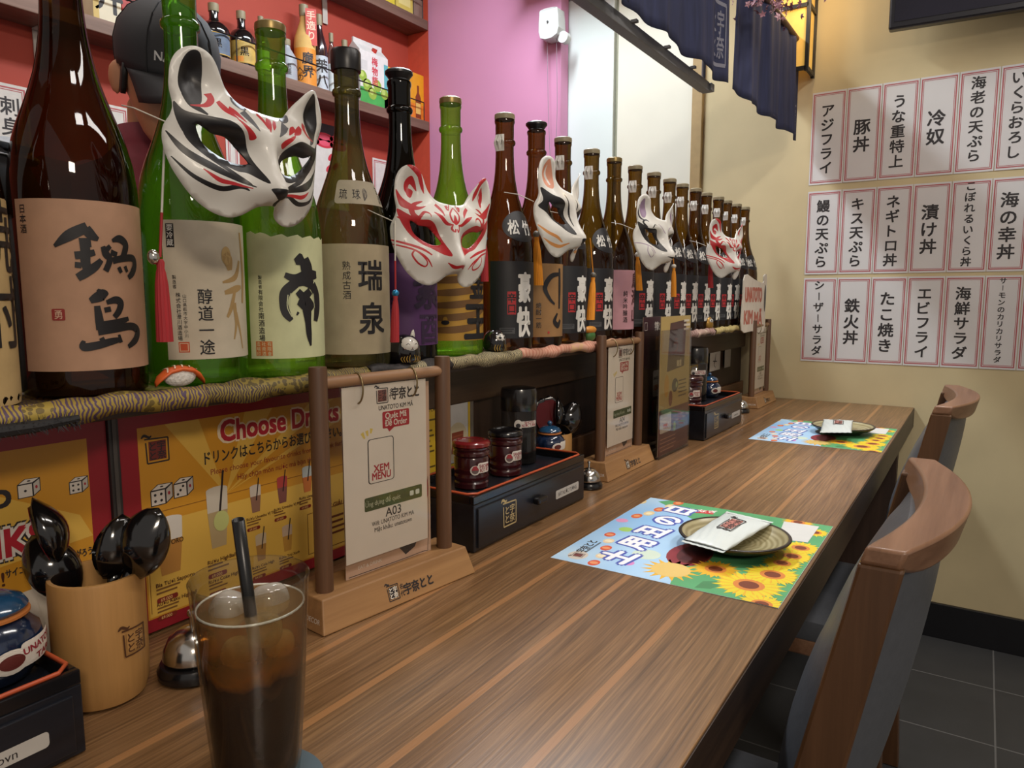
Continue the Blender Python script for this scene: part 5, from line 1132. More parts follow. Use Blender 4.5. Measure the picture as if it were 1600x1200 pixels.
for lab, xs_, w_, art, yy, top in (('plum coloured promotional card in a clear holder behind the second menu stand', 1.503, .110, art_promo1, .640, (985, 497)), ('tan and maroon promotional card beside the far condiment box', 1.500, .190, art_promo2, .598, (1050, 494))):
    zt_ = AT(top[0], top[1], y=yy).z; t = thing('promo_card', lab, 'menu card', (xs_, yy-.010, ZT+.0005), 0, 'promotional cards on the counter')
    part('card', t, lambda b: b.box(0, w_, .0015, .003, .006, zt_-ZT, M('#8a7a6a', .5))); a = Art(); art(a, w_, zt_-ZT-.006)
    a.build('print', t, lambda u, v, l: Vector((u, .0014-l*LY, v+.006)))
    part('clear_holder', t, lambda b: (b.box(-.002, w_+.002, -.0016, -.0006, 0, zt_-ZT-.03, ACR), b.box(-.002, w_+.002, .0045, .006, 0, zt_-ZT-.01, ACR), b.box(-.002, w_+.002, -.0016, .012, 0, .002, ACR)))

# ================================================================== small figures on the shelf
GLZK = M('#131114', .12, coat=.6); CRW = M('#d4d0c8', .25, coat=.4); GLD = M('#a8863c', .3, metal=.5)
def fig_base(b, r, h, m): b.lathe([(r*.6,.0005),(r*.85,h*.05),(r,h*.28),(r*.98,h*.5),(r*.86,h*.75),(r*.55,h*.94),(.0001,h)], m, 32)
pz = ZS+.0012
def daruma_cat(x, y):
    t = thing('cat_figurine', 'round black cat figurine with white smiling face and gold belly', 'figurine', (x, y, pz), math.atan2(-y, -x)+R(28)); r, h = .022, .040
    part('body', t, lambda b: fig_base(b, r, h, GLZK), smooth='all')
    part('face', t, lambda b: b.ball((.0085, 0, h*.62), (.0150, .0145, .0125), CRW, 24), smooth='all')
    for s in (-1, 1):
        e = part('ear', t, lambda b: b.loft([[(.001+.0035*c_, s*.012+.0060*q, z) for c_, q in ((1,0),(0,1),(-1,0),(0,-1))] if z < h*1.1 else [(.001+.0006*c_, s*.0135+.0008*q, z) for c_, q in ((1,0),(0,1),(-1,0),(0,-1))] for z in (h*.80, h*.98, h*1.17)], CRW), smooth='all', sub=1)
    a = Art(); DK = INK('#2a2024'); RD = INK('#a83a34')
    for s in (-1, 1):
        a.stroke([(s*.0035,.0265,.0004),(s*.006,.0282,.0008),(s*.0085,.0265,.0004)], DK, 1)
        for k in range(3): a.stroke([(s*.0085,.0212-.0012*k,.0005),(s*.0108,.0215-.0014*k,.0005)], RD, 1, sm=False)
    a.poly([(-.001,.0237),(.001,.0237),(0,.0225)], RD, 1); a.stroke([(-.0025,.0205,.0004),(-.001,.0198,.0006),(0,.0222,.0005),(.001,.0198,.0006),(.0025,.0205,.0004)], DK, 1); a.stroke([(-.001,.031,.0005),(-.001,.033,.0005)], DK, 1, sm=False); a.stroke([(.001,.031,.0005),(.001,.033,.0005)], DK, 1, sm=False)
    a.build('face_paint', t, lambda u, v, l: Vector((.0085+.0150*math.sqrt(max(.02, 1-(u/.0145)**2-((v-h*.62)/.0125)**2))+.0002, u, v)), .002)
    b_ = Art()
    for s in (-1, 1):
        for k in range(4): b_.stroke([(s*(.003+.0035*k),.013-.0008*k,.0009),(s*(.0045+.0036*k),.008,.0013),(s*(.003+.0032*k),.003,.0009)], GLD, 1)
    b_.build('gold_lines', t, lambda u, v, l: Vector(((r*(.86 if v < .004 else .97)+.0012)*math.cos(u/r), (r*(.86 if v < .004 else .97)+.0012)*math.sin(u/r), v)), .003)
q = AT(633, 566, z=pz); daruma_cat(AT(632, 548, y=.654).x, .654)
def daruma(label, x, y, bodym, s=1.0, ang=40):
    t = thing('daruma_figurine', label, 'figurine', (x, y, pz), math.atan2(-y, -x)+R(ang), 'daruma figurines'); t.scale = (s, s, s); r, h = .0195, .038
    part('body', t, lambda b: fig_base(b, r, h, bodym), smooth='all'); part('face', t, lambda b: b.ball((.0075, 0, h*.62), (.0128, .0118, .0092), CRW, 24), smooth='all')
    a = Art(); DK = INK('#141214')
    for s_ in (-1, 1): a.ell(s_*.0045, .0250, .0022, .0022, DK, 1); a.stroke([(s_*.002,.0285,.001),(s_*.006,.0300,.0018),(s_*.009,.0275,.0008)], DK, 1); a.stroke([(s_*.0015,.0205,.0012),(s_*.0050,.0196,.002),(s_*.0085,.0205,.0008)], DK, 1)
    a.build('face_paint', t, lambda u, v, l: Vector((.0075+.0128*math.sqrt(max(.02, 1-(u/.0118)**2-((v-h*.62)/.0092)**2))+.0002, u, v)), .002)
    b_ = Art()
    for s_ in (-1, 1):
        for k in range(3): b_.stroke([(s_*(.004+.004*k),.014,.0009),(s_*(.006+.004*k),.008,.0014),(s_*(.004+.004*k),.003,.0009)], GLD, 1)
    b_.build('gold_lines', t, lambda u, v, l: Vector(((r*(.86 if v < .004 else .97)+.0012)*math.cos(u/r), (r*(.86 if v < .004 else .97)+.0012)*math.sin(u/r), v)), .003)
q = AT(772, 547, z=pz); daruma('small black daruma figurine between the gold-labelled and black-labelled bottles', AT(773, 533, y=.664).x, .664, GLZK)
q = AT(1112, 512, z=pz); daruma('small gold daruma figurine near the far end of the shelf', 2.04, .664, M('#a07a34', .35, metal=.4), .95, 60)
# toy sushi
q = AT(276, 603, z=pz); t = thing('toy_sushi', 'toy salmon sushi on rice standing before the tall green bottle', 'toy', (AT(281, 590, y=.656).x, .656, pz+.002), R(-6)); t.scale = (.95, .95, 1.2)
part('rice', t, lambda b: b.ball((0, 0, .0085), (.017, .008, .0083), M('#d6d2cc', .5, noise=.1, scale=300, bump=1), 20), smooth='all')
part('salmon', t, lambda b: b.loft([[(x, .0095*math.cos(a_)*k, .0150+.0045*math.sin(a_)*.6-.010*(abs(x)/.024)**2.5) for a_ in [2*PI*i/14 for i in range(14)]] for x, k in ((-.025,.25),(-.021,.8),(-.012,1),(0,1),(.012,1),(.020,.75),(.026,.2))], M('#d8622a', .4)), smooth='all')
a = Art()
for k in range(5): a.stroke([(-.016+.0075*k,-.0085,.0012),(-.013+.0075*k,0,.0016),(-.016+.0075*k,.0085,.0012)], INK('#ecd0bc'), 1)
a.build('fat_lines', t, lambda u, v, l: Vector((u, v, .0150+.0029*math.sqrt(max(0, 1-(v/.0098)**2))-.010*(abs(u)/.024)**2.5+.0003)), .003)
# orange and green toy behind the second stand
q = AT(922, 528, z=pz); t = thing('toy_figure', 'small orange and green toy tucked behind the second menu stand', 'toy', (AT(922, 528, y=.668).x, .668, pz), 0)
part('body', t, lambda b: b.ball((0,0,.012), (.017,.009,.0118), M('#3a6a34', .5), 16), smooth='all'); part('top', t, lambda b: b.ball((0,0,.024), (.021,.010,.008), M('#c8842c', .45), 16), smooth='all')
# black fur charm at the left shelf edge
t = thing('fur_charm', 'black fluffy strip hanging at the shelf edge under the tan bottle', 'charm', (.262, .634, ZS-.012), 0)
def fur(b):
    r2 = random.Random(5)
    b.tube([(-.05,0,0),(-.02,-.001,-.001),(.01,0,-.001),(.042,0,.001)], [.004,.0055,.005,.003], M('#1a191b', .7), 8)
    for i in range(260):
        x = -.052+.094*r2.random(); a_ = 2*PI*r2.random(); v = Vector((.004*(r2.random()-.3), math.cos(a_)*.008, math.sin(a_)*.007)); p = Vector((x, .003*math.cos(a_), .003*math.sin(a_))); n = v.cross(Vector((1,0,0))).normalized()*.0003
        b.add([p-n+Vector((-.0004,0,0)), p+n+Vector((.0004,0,0)), p+v], [(0,1,2)], M('#232225', .6))
part('fur', t, fur)
# pinkish sign leaning at the end of the row
t = thing('sign_board', 'white and pink lettered sign board at the far end of the shelf', 'sign', (2.285, .632, ZS-.012), R(-3))
pts = smooth([(0,.0),(.10,-.006),(.225,-.012),(.232,.06),(.240,.165),(.225,.18),(.205,.172),(.20,.150),(.11,.160),(.015,.172),(.002,.10)], True, 3)
part('board', t, lambda b: b.prism(pts, 0, .004, M('#cfc6b8', .6), 'y'), bevel=.0008)
a = Art(); SR = INK('#b0604c')
a.text('UNATOTO', .105, .090, .062, SR, 1, bold=.05, maxw=.165); a.text('KIM', .058, .020, .058, SR, 1, bold=.05, maxw=.080); a.text('MÃ', .158, .014, .058, SR, 1, bold=.05, maxw=.080); a.ell(.222, .10, .010, .045, INK('#4a4844'), 1)
a.build('lettering', t, flat_y(0, 0, -.0002))

# ================================================================== menu strips on the yellow wall
ROWS = [(.689,.384,['アジフライ','豚丼','うな重特上','冷奴','海老の天ぷら','いくらおろし','天丼']),(.362,.080,['鰻の天ぷら','キス天ぷら','ネギトロ丼','漬け丼','こぼれるいくら丼','海の幸丼','刺身盛り']),(.068,-.222,['シーザーサラダ','鉄火丼','たこ焼き','エビフライ','海鮮サラダ','サーモンのカリカリサラダ','もずく酢'])]
SHEET = M('#d4d2d2', .55, noise=.03, scale=7); RB = INK('#b0545a', .6)
cols = [AT(x, 145, x=XW).y for x in (1270, 1324, 1379, 1437, 1498, 1562)]; cols.append(cols[-1]-.097); cols.append(cols[-1]-.097)
for ri, (z1, z0, names) in enumerate(ROWS):
    for ci, nm in enumerate(names):
        y1 = cols[ci]-.001; y0 = cols[ci+1]+.001; W_ = y1-y0; H_ = z1-z0; off = .0006*((ri+ci) % 2)
        t = thing('menu_strip', 'white paper menu strip with red border reading %s in the %s row' % (nm, ('top', 'middle', 'bottom')[ri]), 'menu strip', (XW-.0016-off, y1, CAMZ+z0), 0, 'menu strips on the yellow wall')
        part('paper', t, lambda b: b.box(0, .0005, -W_, 0, 0, H_, SHEET))
        a = Art(); a.frame(.004, .006, W_-.004, H_-.006, .0032, RB, 1); a.frame(.0092, .0115, W_-.0092, H_-.0115, .0014, RB, 1)
        n = len(nm); h = {2: .052, 3: .050, 4: .048, 5: .0435, 6: .040}.get(n, .245/n if n < 9 else .0205)
        tot = n*h*1.08; a.vtext(nm, W_*.48, H_/2+tot/2+(.008 if n > 5 else -.002), h, INKD, 2, bold=.028, pitch=1.08)
        a.build('lettering', t, lambda u, v, l: Vector((-.0002-l*LY, -u, v)))

# ================================================================== noren, its rail, television, lantern
DEN = M('#2a2f4e', .85, noise=.25, scale=25, stretch=(3, 3, .4))
DENM = INK('#7c7c88', .8)
YN_ = .575; NTOP = AT(1262, 85, y=.575).z-CAMZ
def panel_fn(x0, x1, z0, z1, ph, amp):
    W_ = x1-x0
    return lambda u, v: Vector((x0+u*W_, YN_+amp*math.sin(u*W_*26+ph)*(1-.55*v)+.004*math.sin(u*W_*61+ph*3)-.03*(1-v)*u*.2, z0+v*(z1-z0)+(1-v)*.004*math.sin(u*W_*33+ph)))
t = thing('noren_curtain', 'navy blue split curtain hanging above the shelf toward the yellow wall', 'curtain', (0, 0, 0), 0)
for i, (xa, xb, za, zb, ph) in enumerate(((.62, 1.240, .520, NTOP, 2.0), (1.250, 1.845, .522, NTOP, .3), (1.925, 2.640, .528, NTOP, 1.4))):
    f = panel_fn(xa, xb, za+CAMZ, zb+CAMZ, ph, .008)
    def fn(b):
        n, k = 48, 14; b.add([f(i_/n, j/k) for j in range(k+1) for i_ in range(n+1)], [(j*(n+1)+i_, j*(n+1)+i_+1, (j+1)*(n+1)+i_+1, (j+1)*(n+1)+i_) for j in range(k) for i_ in range(n)], DEN)
    o = part('curtain_panel', t, fn, smooth='all', solid=.0012)
    if i:
        a = Art(); mark(a, 0, 0, 1, DENM, DEN, 1); W_ = xb-xa
        uc, vc = (.90, .34) if i == 1 else (.955, .22); hh = .10 if i == 1 else .062
        m_ = a.build('printed_seal', None, lambda u, v, l: f(min(.985, uc+u*hh*.75/W_), vc+v*hh*1.45/(zb-za))+Vector((0, -.0016-l*.0003, 0)), .2); m_.parent = o
part('curtain_rod', t, lambda b: b.tube([(.55, YN_, CAMZ+NTOP), (2.699, YN_, CAMZ+NTOP)], .010, WAL, 14), smooth=True)
for xx in (.70, 1.60): part('hanging_cord', t, lambda b: b.tube([(xx, YN_, CAMZ+NTOP), (xx, YN_, ZCEIL)], .002, M('#2a2420', .7), 6))
t = thing('hanging_rail', 'grey metal rail running behind the hem of the navy curtain', 'rail', (0, 0, 0), 0)
RAILM = M('#77787a', .45, metal=.2)
part('rail_bar', t, lambda b: b.box(.60, 1.800, .598, .622, CAMZ+.500, CAMZ+.522, RAILM), bevel=.0015)
part('cross_bar', t, lambda b: b.box(1.800, 1.822, .592, .622, CAMZ+.502, CAMZ+.520, RAILM), bevel=.0015)
for xx in (1.20, 1.33, 1.50, 1.66): part('hook', t, lambda b: b.box(xx, xx+.010, .586, .598, CAMZ+.518, CAMZ+.523, RAILM))
for xx in (.9, 1.79): part('drop_rod', t, lambda b: b.tube([(xx, .610, CAMZ+.522), (xx, .610, ZCEIL)], .005, RAILM, 8), smooth=True)
# television
tl = AT(1388, 47, x=2.55); t = thing('television', 'black wall television tilted down at the upper right', 'television', (2.55, tl.y, tl.z), 0); t.rotation_euler = (0, R(-6), R(4))
part('cabinet', t, lambda b: b.box(0, .05, -.95, 0, 0, .55, M('#17161d', .35)), bevel=.006)
part('screen', t, lambda b: b.box(-.002, .001, -.935, -.015, .02, .535, M('#1c1a26', .15, noise=.3, scale=3)))
part('wall_bracket', t, lambda b: b.box(.05, .13, -.6, -.35, .20, .38, M('#1a1a1a', .5)))
# lantern box on the wall
t = thing('wall_lantern', 'black framed lantern glowing yellow on the wall beside the curtain', 'lantern', (XW-.115, .600, CAMZ+.735), 0)
FR = M('#191614', .5)
for dx in (0, .10):
    for dy in (-.062, .062): part('frame_post', t, lambda b: b.box(dx-.006, dx+.006, dy-.006, dy+.006, 0, .42, FR), bevel=.001)
for z in (.004, .20, .40): part('frame_bar', t, lambda b: (b.box(-.005, .105, -.067, -.057, z, z+.012, FR), b.box(-.005, .105, .057, .067, z, z+.012, FR), b.box(-.006, .006, -.06, .06, z, z+.012, FR)))
part('paper_shade', t, lambda b: (b.box(.004, .006, -.056, .056, .01, .40, M('#d8a850', .7, noise=.05, emit=.55)), b.box(.01, .095, -.060, -.058, .01, .40, M('#d8a850', .7, noise=.05, emit=.55)), b.box(.01, .095, .058, .060, .01, .40, M('#d8a850', .7, noise=.05, emit=.55))))
l = bpy.data.lights.new('lantern_bulb', 'POINT'); l.energy = 1.2; l.color = (1, .72, .4); l.shadow_soft_size = .03; o = bpy.data.objects.new('lantern_bulb', l); COL.objects.link(o); o.location = (XW-.18, .50, CAMZ+.95)
# cherry blossom sprig above
q = AT(1212, -4, x=1.95); t = thing('blossom_sprig', 'pink artificial cherry blossoms hanging at the top beside the lantern', 'flowers', q, 0)
part('stem', t, lambda b: b.tube([(0,0,.0),(.01,.01,.18),(.0,.0,ZCEIL-q.z)], .003, M('#5a4030', .7), 6), smooth=True)
def petals(b):
    r2 = random.Random(9); PK = M('#c49aa4', .7); PK2 = M('#a87884', .7)
    for i in range(150):
        c = Vector((r2.gauss(0,.05), r2.gauss(0,.035), r2.gauss(.01,.020))); n = Vector((r2.gauss(0,1), r2.gauss(0,1), r2.gauss(0,1))).normalized(); t1 = n.orthogonal().normalized(); t2 = n.cross(t1); s = .007+.006*r2.random()
        b.add([c+(t1*math.cos(a_)+t2*math.sin(a_))*s*(1 if k % 2 == 0 else .55)+n*(.003 if k % 2 == 0 else 0) for k, a_ in enumerate([2*PI*k/10 for k in range(10)])]+[c], [(k, (k+1) % 10, 10) for k in range(10)], PK if i % 3 else PK2)
o = part('blossoms', t, petals); o['kind'] = 'stuff'
# roller blind mechanism and cords by the white panel
q = AT(862, 40, x=2.585); t = thing('blind_bracket', 'white roller blind end bracket with hanging cords beside the pink wall', 'blind', (2.585, q.y, q.z), 0)
GW = M('#c4c6c4', .4)
part('housing', t, lambda b: b.prism(smooth([(-.040,-.045),(.035,-.050),(.040,.035),(.030,.055),(-.030,.055),(-.042,.04)], True, 3), -.03, .028, GW, 'x'), bevel=.002)
part('screw', t, lambda b: b.tube([(-.031, .0, .005), (-.034, .0, .005)], .004, M('#4a4a4a', .4), 10)); part('clutch', t, lambda b: b.tube([(-.01, -.055, -.055), (.02, -.055, -.055)], .022, GW, 16), smooth=True)
for dy in (.020, -.022): part('cord', t, lambda b: b.tube([(0, dy, -.05), (.0, dy-.006, -.30), (.0, dy*.4-.010, -.62)], .0011, M('#8a7f8a', .6), 5))
# ================================================================== chairs
CHW = WOOD('#664632', '#957056', 'x', 1, .4, .1, grain=60); CHV = WOOD('#452c16', '#62432a', 'z', 1, .4, .1, grain=60); VIN = M('#53565c', .42, noise=.06, scale=120, bump=.15)
def chair(label, x, y):
    t = thing('counter_chair', label, 'chair', (x, y, 0), 0, 'chairs along the counter'); H = .930
    yb = lambda z: -.006+.20*(H-z) if z > .46 else .085-.02*(.46-z)
    bow = lambda u: -.034*(1-min(1, (u/.19)**2))+.006
    def rail(b):
        rings = []
        for i in range(25):
            u = -.193+.386*i/24; o = bow(u); th = .0148+.006*(1-(u/.193)**2)
            rings.append([(u, o+yb(z)-.006+dy, z) for z, dy in ((H, -th), (H, th), (H-.015-.017*(1-abs(u/.193)**6), th+.002), (H-.015-.017*(1-abs(u/.193)**6), -th+.002))])
        b.loft(rings, CHW)
    part('top_rail', t, rail, smooth=True, bevel=.003)
    for s in (-1, 1):
        def post(b):
            rings = []
            for z in (H-.0152, .80, .70, .58, .48, .40): 
                o = yb(z); w_ = .0165+.012*(H-z); rings.append([(s*.193, o-w_, z), (s*.193, o+w_, z), (s*.165, o+w_, z), (s*.165, o-w_, z)])
            b.loft(rings, CHV)
        part('back_post', t, post, bevel=.003)
        part('leg', t, lambda b: b.loft([[(s*.178+dx*k, yb(.40)+sh+dy*k, z) for dx, dy in ((-1,-1),(1,-1),(1,1),(-1,1))] for z, k, sh in ((.42,.021,0),(.20,.020,-.006),(.001,.018,-.018))], CHV), bevel=.002)
        part('leg', t, lambda b: b.loft([[(s*.178+dx*k, .43+dy*k, z) for dx, dy in ((-1,-1),(1,-1),(1,1),(-1,1))] for z, k in ((.41,.018),(.001,.013))], CHV), bevel=.002)
    def pad(b):
        rings = []; n = 15
        for j in range(n):
            f = j/(n-1); z = H-.028-f*(H-.028-.485); bul = .050*math.sin(PI*min(1, .03+.95*f**.8))**.8; rb = .022*math.sin(PI*min(1, .04+.92*f))**.5; row = []
            for i in range(17): u = -.163+.326*i/16; row.append((u, yb(z)+bow(u)*.55*(1-f)+bul*(1-(u/.170)**4)+.002, z))
            for i in range(17): u = .163-.326*i/16; row.append((u, yb(z)+bow(u)*(1-f*.4)-rb*(1-(u/.172)**4)-.004, z))
            rings.append(row)
        b.loft(rings, VIN)
    part('back_cushion', t, pad, smooth=True)
    part('seat_frame', t, lambda b: b.box(-.195, .195, .06, .45, .395, .43, CHW), bevel=.004)
    part('seat_cushion', t, lambda b: b.loft([[(sx*(.20-e), (.26+sy*(.195-e)), z) for sx, sy in ((-1,-1),(0,-1),(1,-1),(1,0),(1,1),(0,1),(-1,1),(-1,0))] for z, e in ((.4302,.004),(.445,0),(.470,.004),(.482,.030),(.486,.08))], VIN), smooth=True)
    return t
c1 = chair('nearest wooden chair with grey padded back at the right of the counter', .808, .058)
c2 = copy_tree(c1); c2.location = (1.70, .056, 0); c2['label'] = 'second wooden chair with grey padded back, farther along toward the yellow wall'

# ================================================================== shelves on the red wall
SHW = WOOD('#5c4436', '#86685a', 'x', 1, .5, grain=50)
S1, S2 = 1.910, 2.342
def wall_shelf(label, z, xs):
    t = thing('wall_shelf', label, 'shelf', (0, 0, z), 0)
    part('shelf_board', t, lambda b: b.box(-.8, XP-.002, YN, YR-.001, -.040, 0, SHW), bevel=.002)
    WR = M('#1a181a', .4, metal=.4)
    part('guard_wire', t, lambda b: [b.tube([(-.8, YN+.006, .078), (XP-.03, YN+.006, .078)], .0026, WR, 6)]+[b.tube([(x_, YN+.006, 0), (x_, YN+.006, .078)], .0024, WR, 6) for x_ in (XP-.03, 2.18, 1.62, 1.10, .6)])
    for x_ in xs: part('bracket', t, lambda b: (b.box(x_-.012, x_+.012, YN+.02, YR-.001, -.047, -.0402, M('#b8b2aa', .5)), b.box(x_-.012, x_+.012, YR-.008, YR-.001, -.14, -.047, M('#b8b2aa', .5))), bevel=.002)
wall_shelf('lower wall shelf of drinks on the red wall', S1, (1.05, 2.18)); wall_shelf('upper wall shelf at the top of the red wall', S2, (1.10, 2.12))
YS = 2.212
def sx(px, py, z0=S1): return AT(px, py, y=YS).x
def wbottle(label, px, top, r, mbody, art, shape='tall', capm=CAPW, z0=S1):
    x = AT(px, top, y=YS).x; h = AT(px, top, y=YS).z-z0
    t = thing('drinks_bottle', label, 'bottle', (x, YS, z0+.0003), math.atan2(-YS, -x)+R(10), 'bottles on the red wall shelf')
    if shape == 'squat': pr = [(r*.9,.0005),(r,.004),(r,h*.48),(r*.94,h*.56),(r*.72,h*.64),(r*.36,h*.69),(r*.30,h*.74),(r*.30,h*.90)]
    else: pr = [(r*.9,.0005),(r,.004),(r,h*.52),(r*.92,h*.60),(r*.66,h*.70),(r*.42,h*.79),(r*.36,h*.85),(r*.36,h*.90)]
    part('bottle_body', t, lambda b: b.lathe(pr, mbody, 28), smooth=True)
    part('cap', t, lambda b: b.lathe([(pr[-1][0]*1.12,h*.86),(pr[-1][0]*1.18,h*.90),(pr[-1][0]*1.18,h*.995),(pr[-1][0],h),(.0001,h)], capm, 20), smooth=True)
    a = Art(); art(a, r, h); a.build('label', t, wrap(lambda v: r), .01); return t
DKB = M('#0f0e10', .12, coat=.5); CLB = GLASS('#d8dcd8', '#8a8e8c', .15, '#b0b4b2'); BRB = M('#2a1216', .15, coat=.5)
def art_gl(col): return lambda a, r, h: (a.rect(-r*1.1, h*.06, r*1.1, h*.44, M(col, .5, noise=.25, scale=30), 1), a.frame(-r*1.1, h*.06, r*1.1, h*.44, .003, INK('#b8923a'), 2), a.text('黒', 0, h*.20, h*.16, DKB, 3, bold=.02), a.rect(-r*.8, h*.08, -r*.1, h*.17, INK('#d88a30'), 2))
wbottle('squat black bottle with gold and blue label, left of the two behind the cap', 333, 6, .049, DKB, art_gl('#5a6a80'), 'squat')
wbottle('squat black bottle with gold label, right of the two behind the cap', 376, 18, .044, DKB, art_gl('#c0a050'), 'squat')
wbottle('dark bottle at the top left of the wall shelf above the red box', 230, -62, .030, DKB, art_gl('#6a5a40'), 'squat'); wbottle('dark bottle beside the green bottle neck at the top of the wall shelf', 266, -48, .030, DKB, art_gl('#7a6a50'), 'squat')
wbottle('clear bottle half hidden by the gold-capped green bottle', 407, 26, .028, CLB, lambda a, r, h: a.rect(-r*.9, h*.08, r*.9, h*.4, M('#b0a890', .5), 1), 'squat')
wbottle('frosted pale bottle right of the gold-capped green bottle', 447, 62, .036, M('#9a9ea6', .4), lambda a, r, h: a.vtext('泡盛', 0, h*.42, h*.13, INKD, 1, .01))
def art_amber(a, r, h): a.rect(-r*1.5, 0.004, r*1.5, h*.46, M('#d88a2c', .4, noise=.1, scale=15), 1); a.vtext('魔界', .004, h*.42, h*.15, INKD, 2, .03); a.vtext('への', -.026, h*.25, h*.09, INKD, 2, .01)
wb = wbottle('bottle in yellow paper wrap with amber label on the wall shelf', 474, 8, .040, M('#d0a860', .7, noise=.15, scale=20, bump=.4), art_amber)
a = Art(); a.rect(-.020, 0, .020, .13, M('#c23a30', .5), 1); a.vtext('手造り', 0, .125, .034, INK('#e8c8b0'), 2, .02)
hh = AT(474, 8, y=YS).z-S1
hang = a.build('hang_tag', wb, lambda u, v, l: Vector((.034-l*-.0004, u+.020, hh*.50+v)))
wbottle('slim brown bottle with pale blue brushed label on the wall shelf', 498, 23, .029, BRB, lambda a, r, h: (a.rect(-r*1.3, .004, r*1.3, h*.46, M('#b4bcc6', .5), 1), a.vtext('茉八', .002, h*.43, h*.18, INKD, 2, .03)))
wbottle('clear slim bottle with white label beside the brown one', 517, 52, .021, CLB, lambda a, r, h: a.rect(-r*1.2, .004, r*1.2, h*.5, M('#c8ccce', .5), 1))
wbottle('cream capped bottle behind the black stoppered bottle', 538, 63, .028, DKB, lambda a, r, h: a.rect(-r, h*.1, r, h*.4, M('#8a8478', .5), 1))
def wbox(label, name, px0, px1, top, m, art, z0=S1, d=.07, gable=False, top_z=None):
    x0_ = AT(px0, top, y=YS-.03).x; x1_ = AT(px1, top, y=YS-.03).x; h = (top_z or AT(px0, top, y=YS-.03).z)-z0
    t = thing(name, label, 'box', (x0_, YS-.03, z0+.0003), 0, 'boxes on the red wall shelves')
    W_ = x1_-x0_
    if gable:
        part('carton', t, lambda b: (b.box(0, W_, 0, d, 0, h*.80, m), b.prism([(0, h*.80), (d, h*.80), (d*.56, h*.93), (d*.56, h), (d*.44, h), (d*.44, h*.93)], 0, W_, m, 'x')), bevel=.001)
        part('spout_cap', t, lambda b: b.tube([(W_*.6, d*.22, h*.85), (W_*.6, d*.12, h*.90)], .011, M('#b8382c', .4), 14), smooth=True)
    else: part('carton', t, lambda b: b.box(0, W_, 0, d, 0, h, m), bevel=.001)
    a = Art(); art(a, W_, h); a.build('print', t, flat_y(0, 0, -.0002))
    # the end toward the room's near side is printed too
    a = Art(); a.rect(0, 0, d, h*.5, art_side[name] if name in art_side else m, 1); a.build('side_print', t, lambda u, v, l: Vector((-.0002-l*LY, d-u, v))); return t
art_side = {}
def art_ume(a, W_, h):
    a.rect(0, 0, W_, h*.80, M('#d4d2d0', .4), 1); a.rect(0, 0, W_, h*.26, M('#3f9a4a', .4, noise=.15, scale=20), 2); a.rect(W_*.85, 0, W_, h*.7, M('#5aa8b0', .4), 2)
    for u, v, r in ((.25,.30,.026),(.60,.34,.024),(.42,.20,.024),(.85,.25,.022),(.1,.42,.022)): a.ell(W_*u, h*v, r, r, M('#8aa83c', .4), 3); a.ell(W_*u-.005, h*v+.006, r*.5, r*.5, INK('#b0c468'), 4)
    a.vtext('梅物語', W_*.52, h*.76, h*.135, INK('#c03444'), 5, .03); a.rect(W_*.04, h*.52, W_*.26, h*.66, M('#c4c4c2', .4), 4)
wbox('white plum liqueur carton with green plums on the wall shelf', 'drink_carton', 561, 605, 54, M('#cfcdca', .4), art_ume, gable=True, d=.075)
YEB = M('#d8a82a', .45)
wbox('yellow gift box left of the orange bottle box on the wall shelf', 'gift_box', 606, 640, 104, YEB, lambda a, W_, h: (a.rect(W_*.1, h*.6, W_*.9, h*.92, INK('#e6c860'), 1), a.text('酒', W_*.5, h*.3, .05, INK('#8a3a18'), 1, bold=.02)))
wbox('yellow orange box with a bottle picture at the shelf end', 'gift_box', 641, 662, 111, M('#d8961e', .45), lambda a, W_, h: (a.rect(0, 0, W_, h*.35, M('#d87a24', .45), 1), a.poly([(W_*.35,h*.06),(W_*.75,h*.06),(W_*.75,h*.5),(W_*.62,h*.6),(W_*.62,h*.75),(W_*.48,h*.75),(W_*.48,h*.6),(W_*.35,h*.5)], INK('#7a3418'), 2), a.rect(W_*.37, h*.15, W_*.73, h*.38, INK('#d8b060'), 3)))
wbox('cream and yellow wooden box at the far left of the wall shelf', 'sake_box', 28, 82, 2, M('#cfc48a', .5), lambda a, W_, h: [a.rect(W_*.1, h*.1*k, W_*.9, h*.1*k+.003, INK('#b8a860'), 1) for k in range(1, 10)], top_z=S1+.17)
wbox('pale box with black brush writing beside the brown bottle neck', 'sake_box', 146, 190, 20, M('#d4cab0', .5, noise=.08, scale=10), lambda a, W_, h: (a.vtext('三升', W_*.55, h*.98, h*.40, INKD, 1, .03), a.rect(0, 0, W_*.2, h, INK('#c4a860'), 1)), top_z=S1+.22)
wbox('red box left of the black cap on the wall shelf', 'sake_box', 191, 226, 20, M('#a83028', .5), lambda a, W_, h: a.vtext('焼酎', W_*.5, h*.9, h*.30, INK('#6a1c18'), 1, .02), top_z=S1+.14)
for i, (p0_, p1_, m_) in enumerate(((588, 617, '#d8c43a'), (619, 645, '#d0bc5a'))):
    wbox(('bright yellow box on the upper shelf', 'pale yellow box beside it near the end of the upper shelf')[i], 'gift_box', p0_, p1_, 10, M(m_, .5), lambda a, W_, h: a.rect(W_*.15, h*.2, W_*.85, h*.8, INK('#e0d48a'), 1), z0=S2, top_z=S2+.17)
wbox('brown grey box at the end of the upper shelf', 'gift_box', 647, 661, 10, M('#8a7266', .6, noise=.2, scale=20), lambda a, W_, h: a.rect(W_*.1, h*.5, W_*.9, h*.52, INK('#6a564c'), 1), z0=S2, top_z=S2+.13)
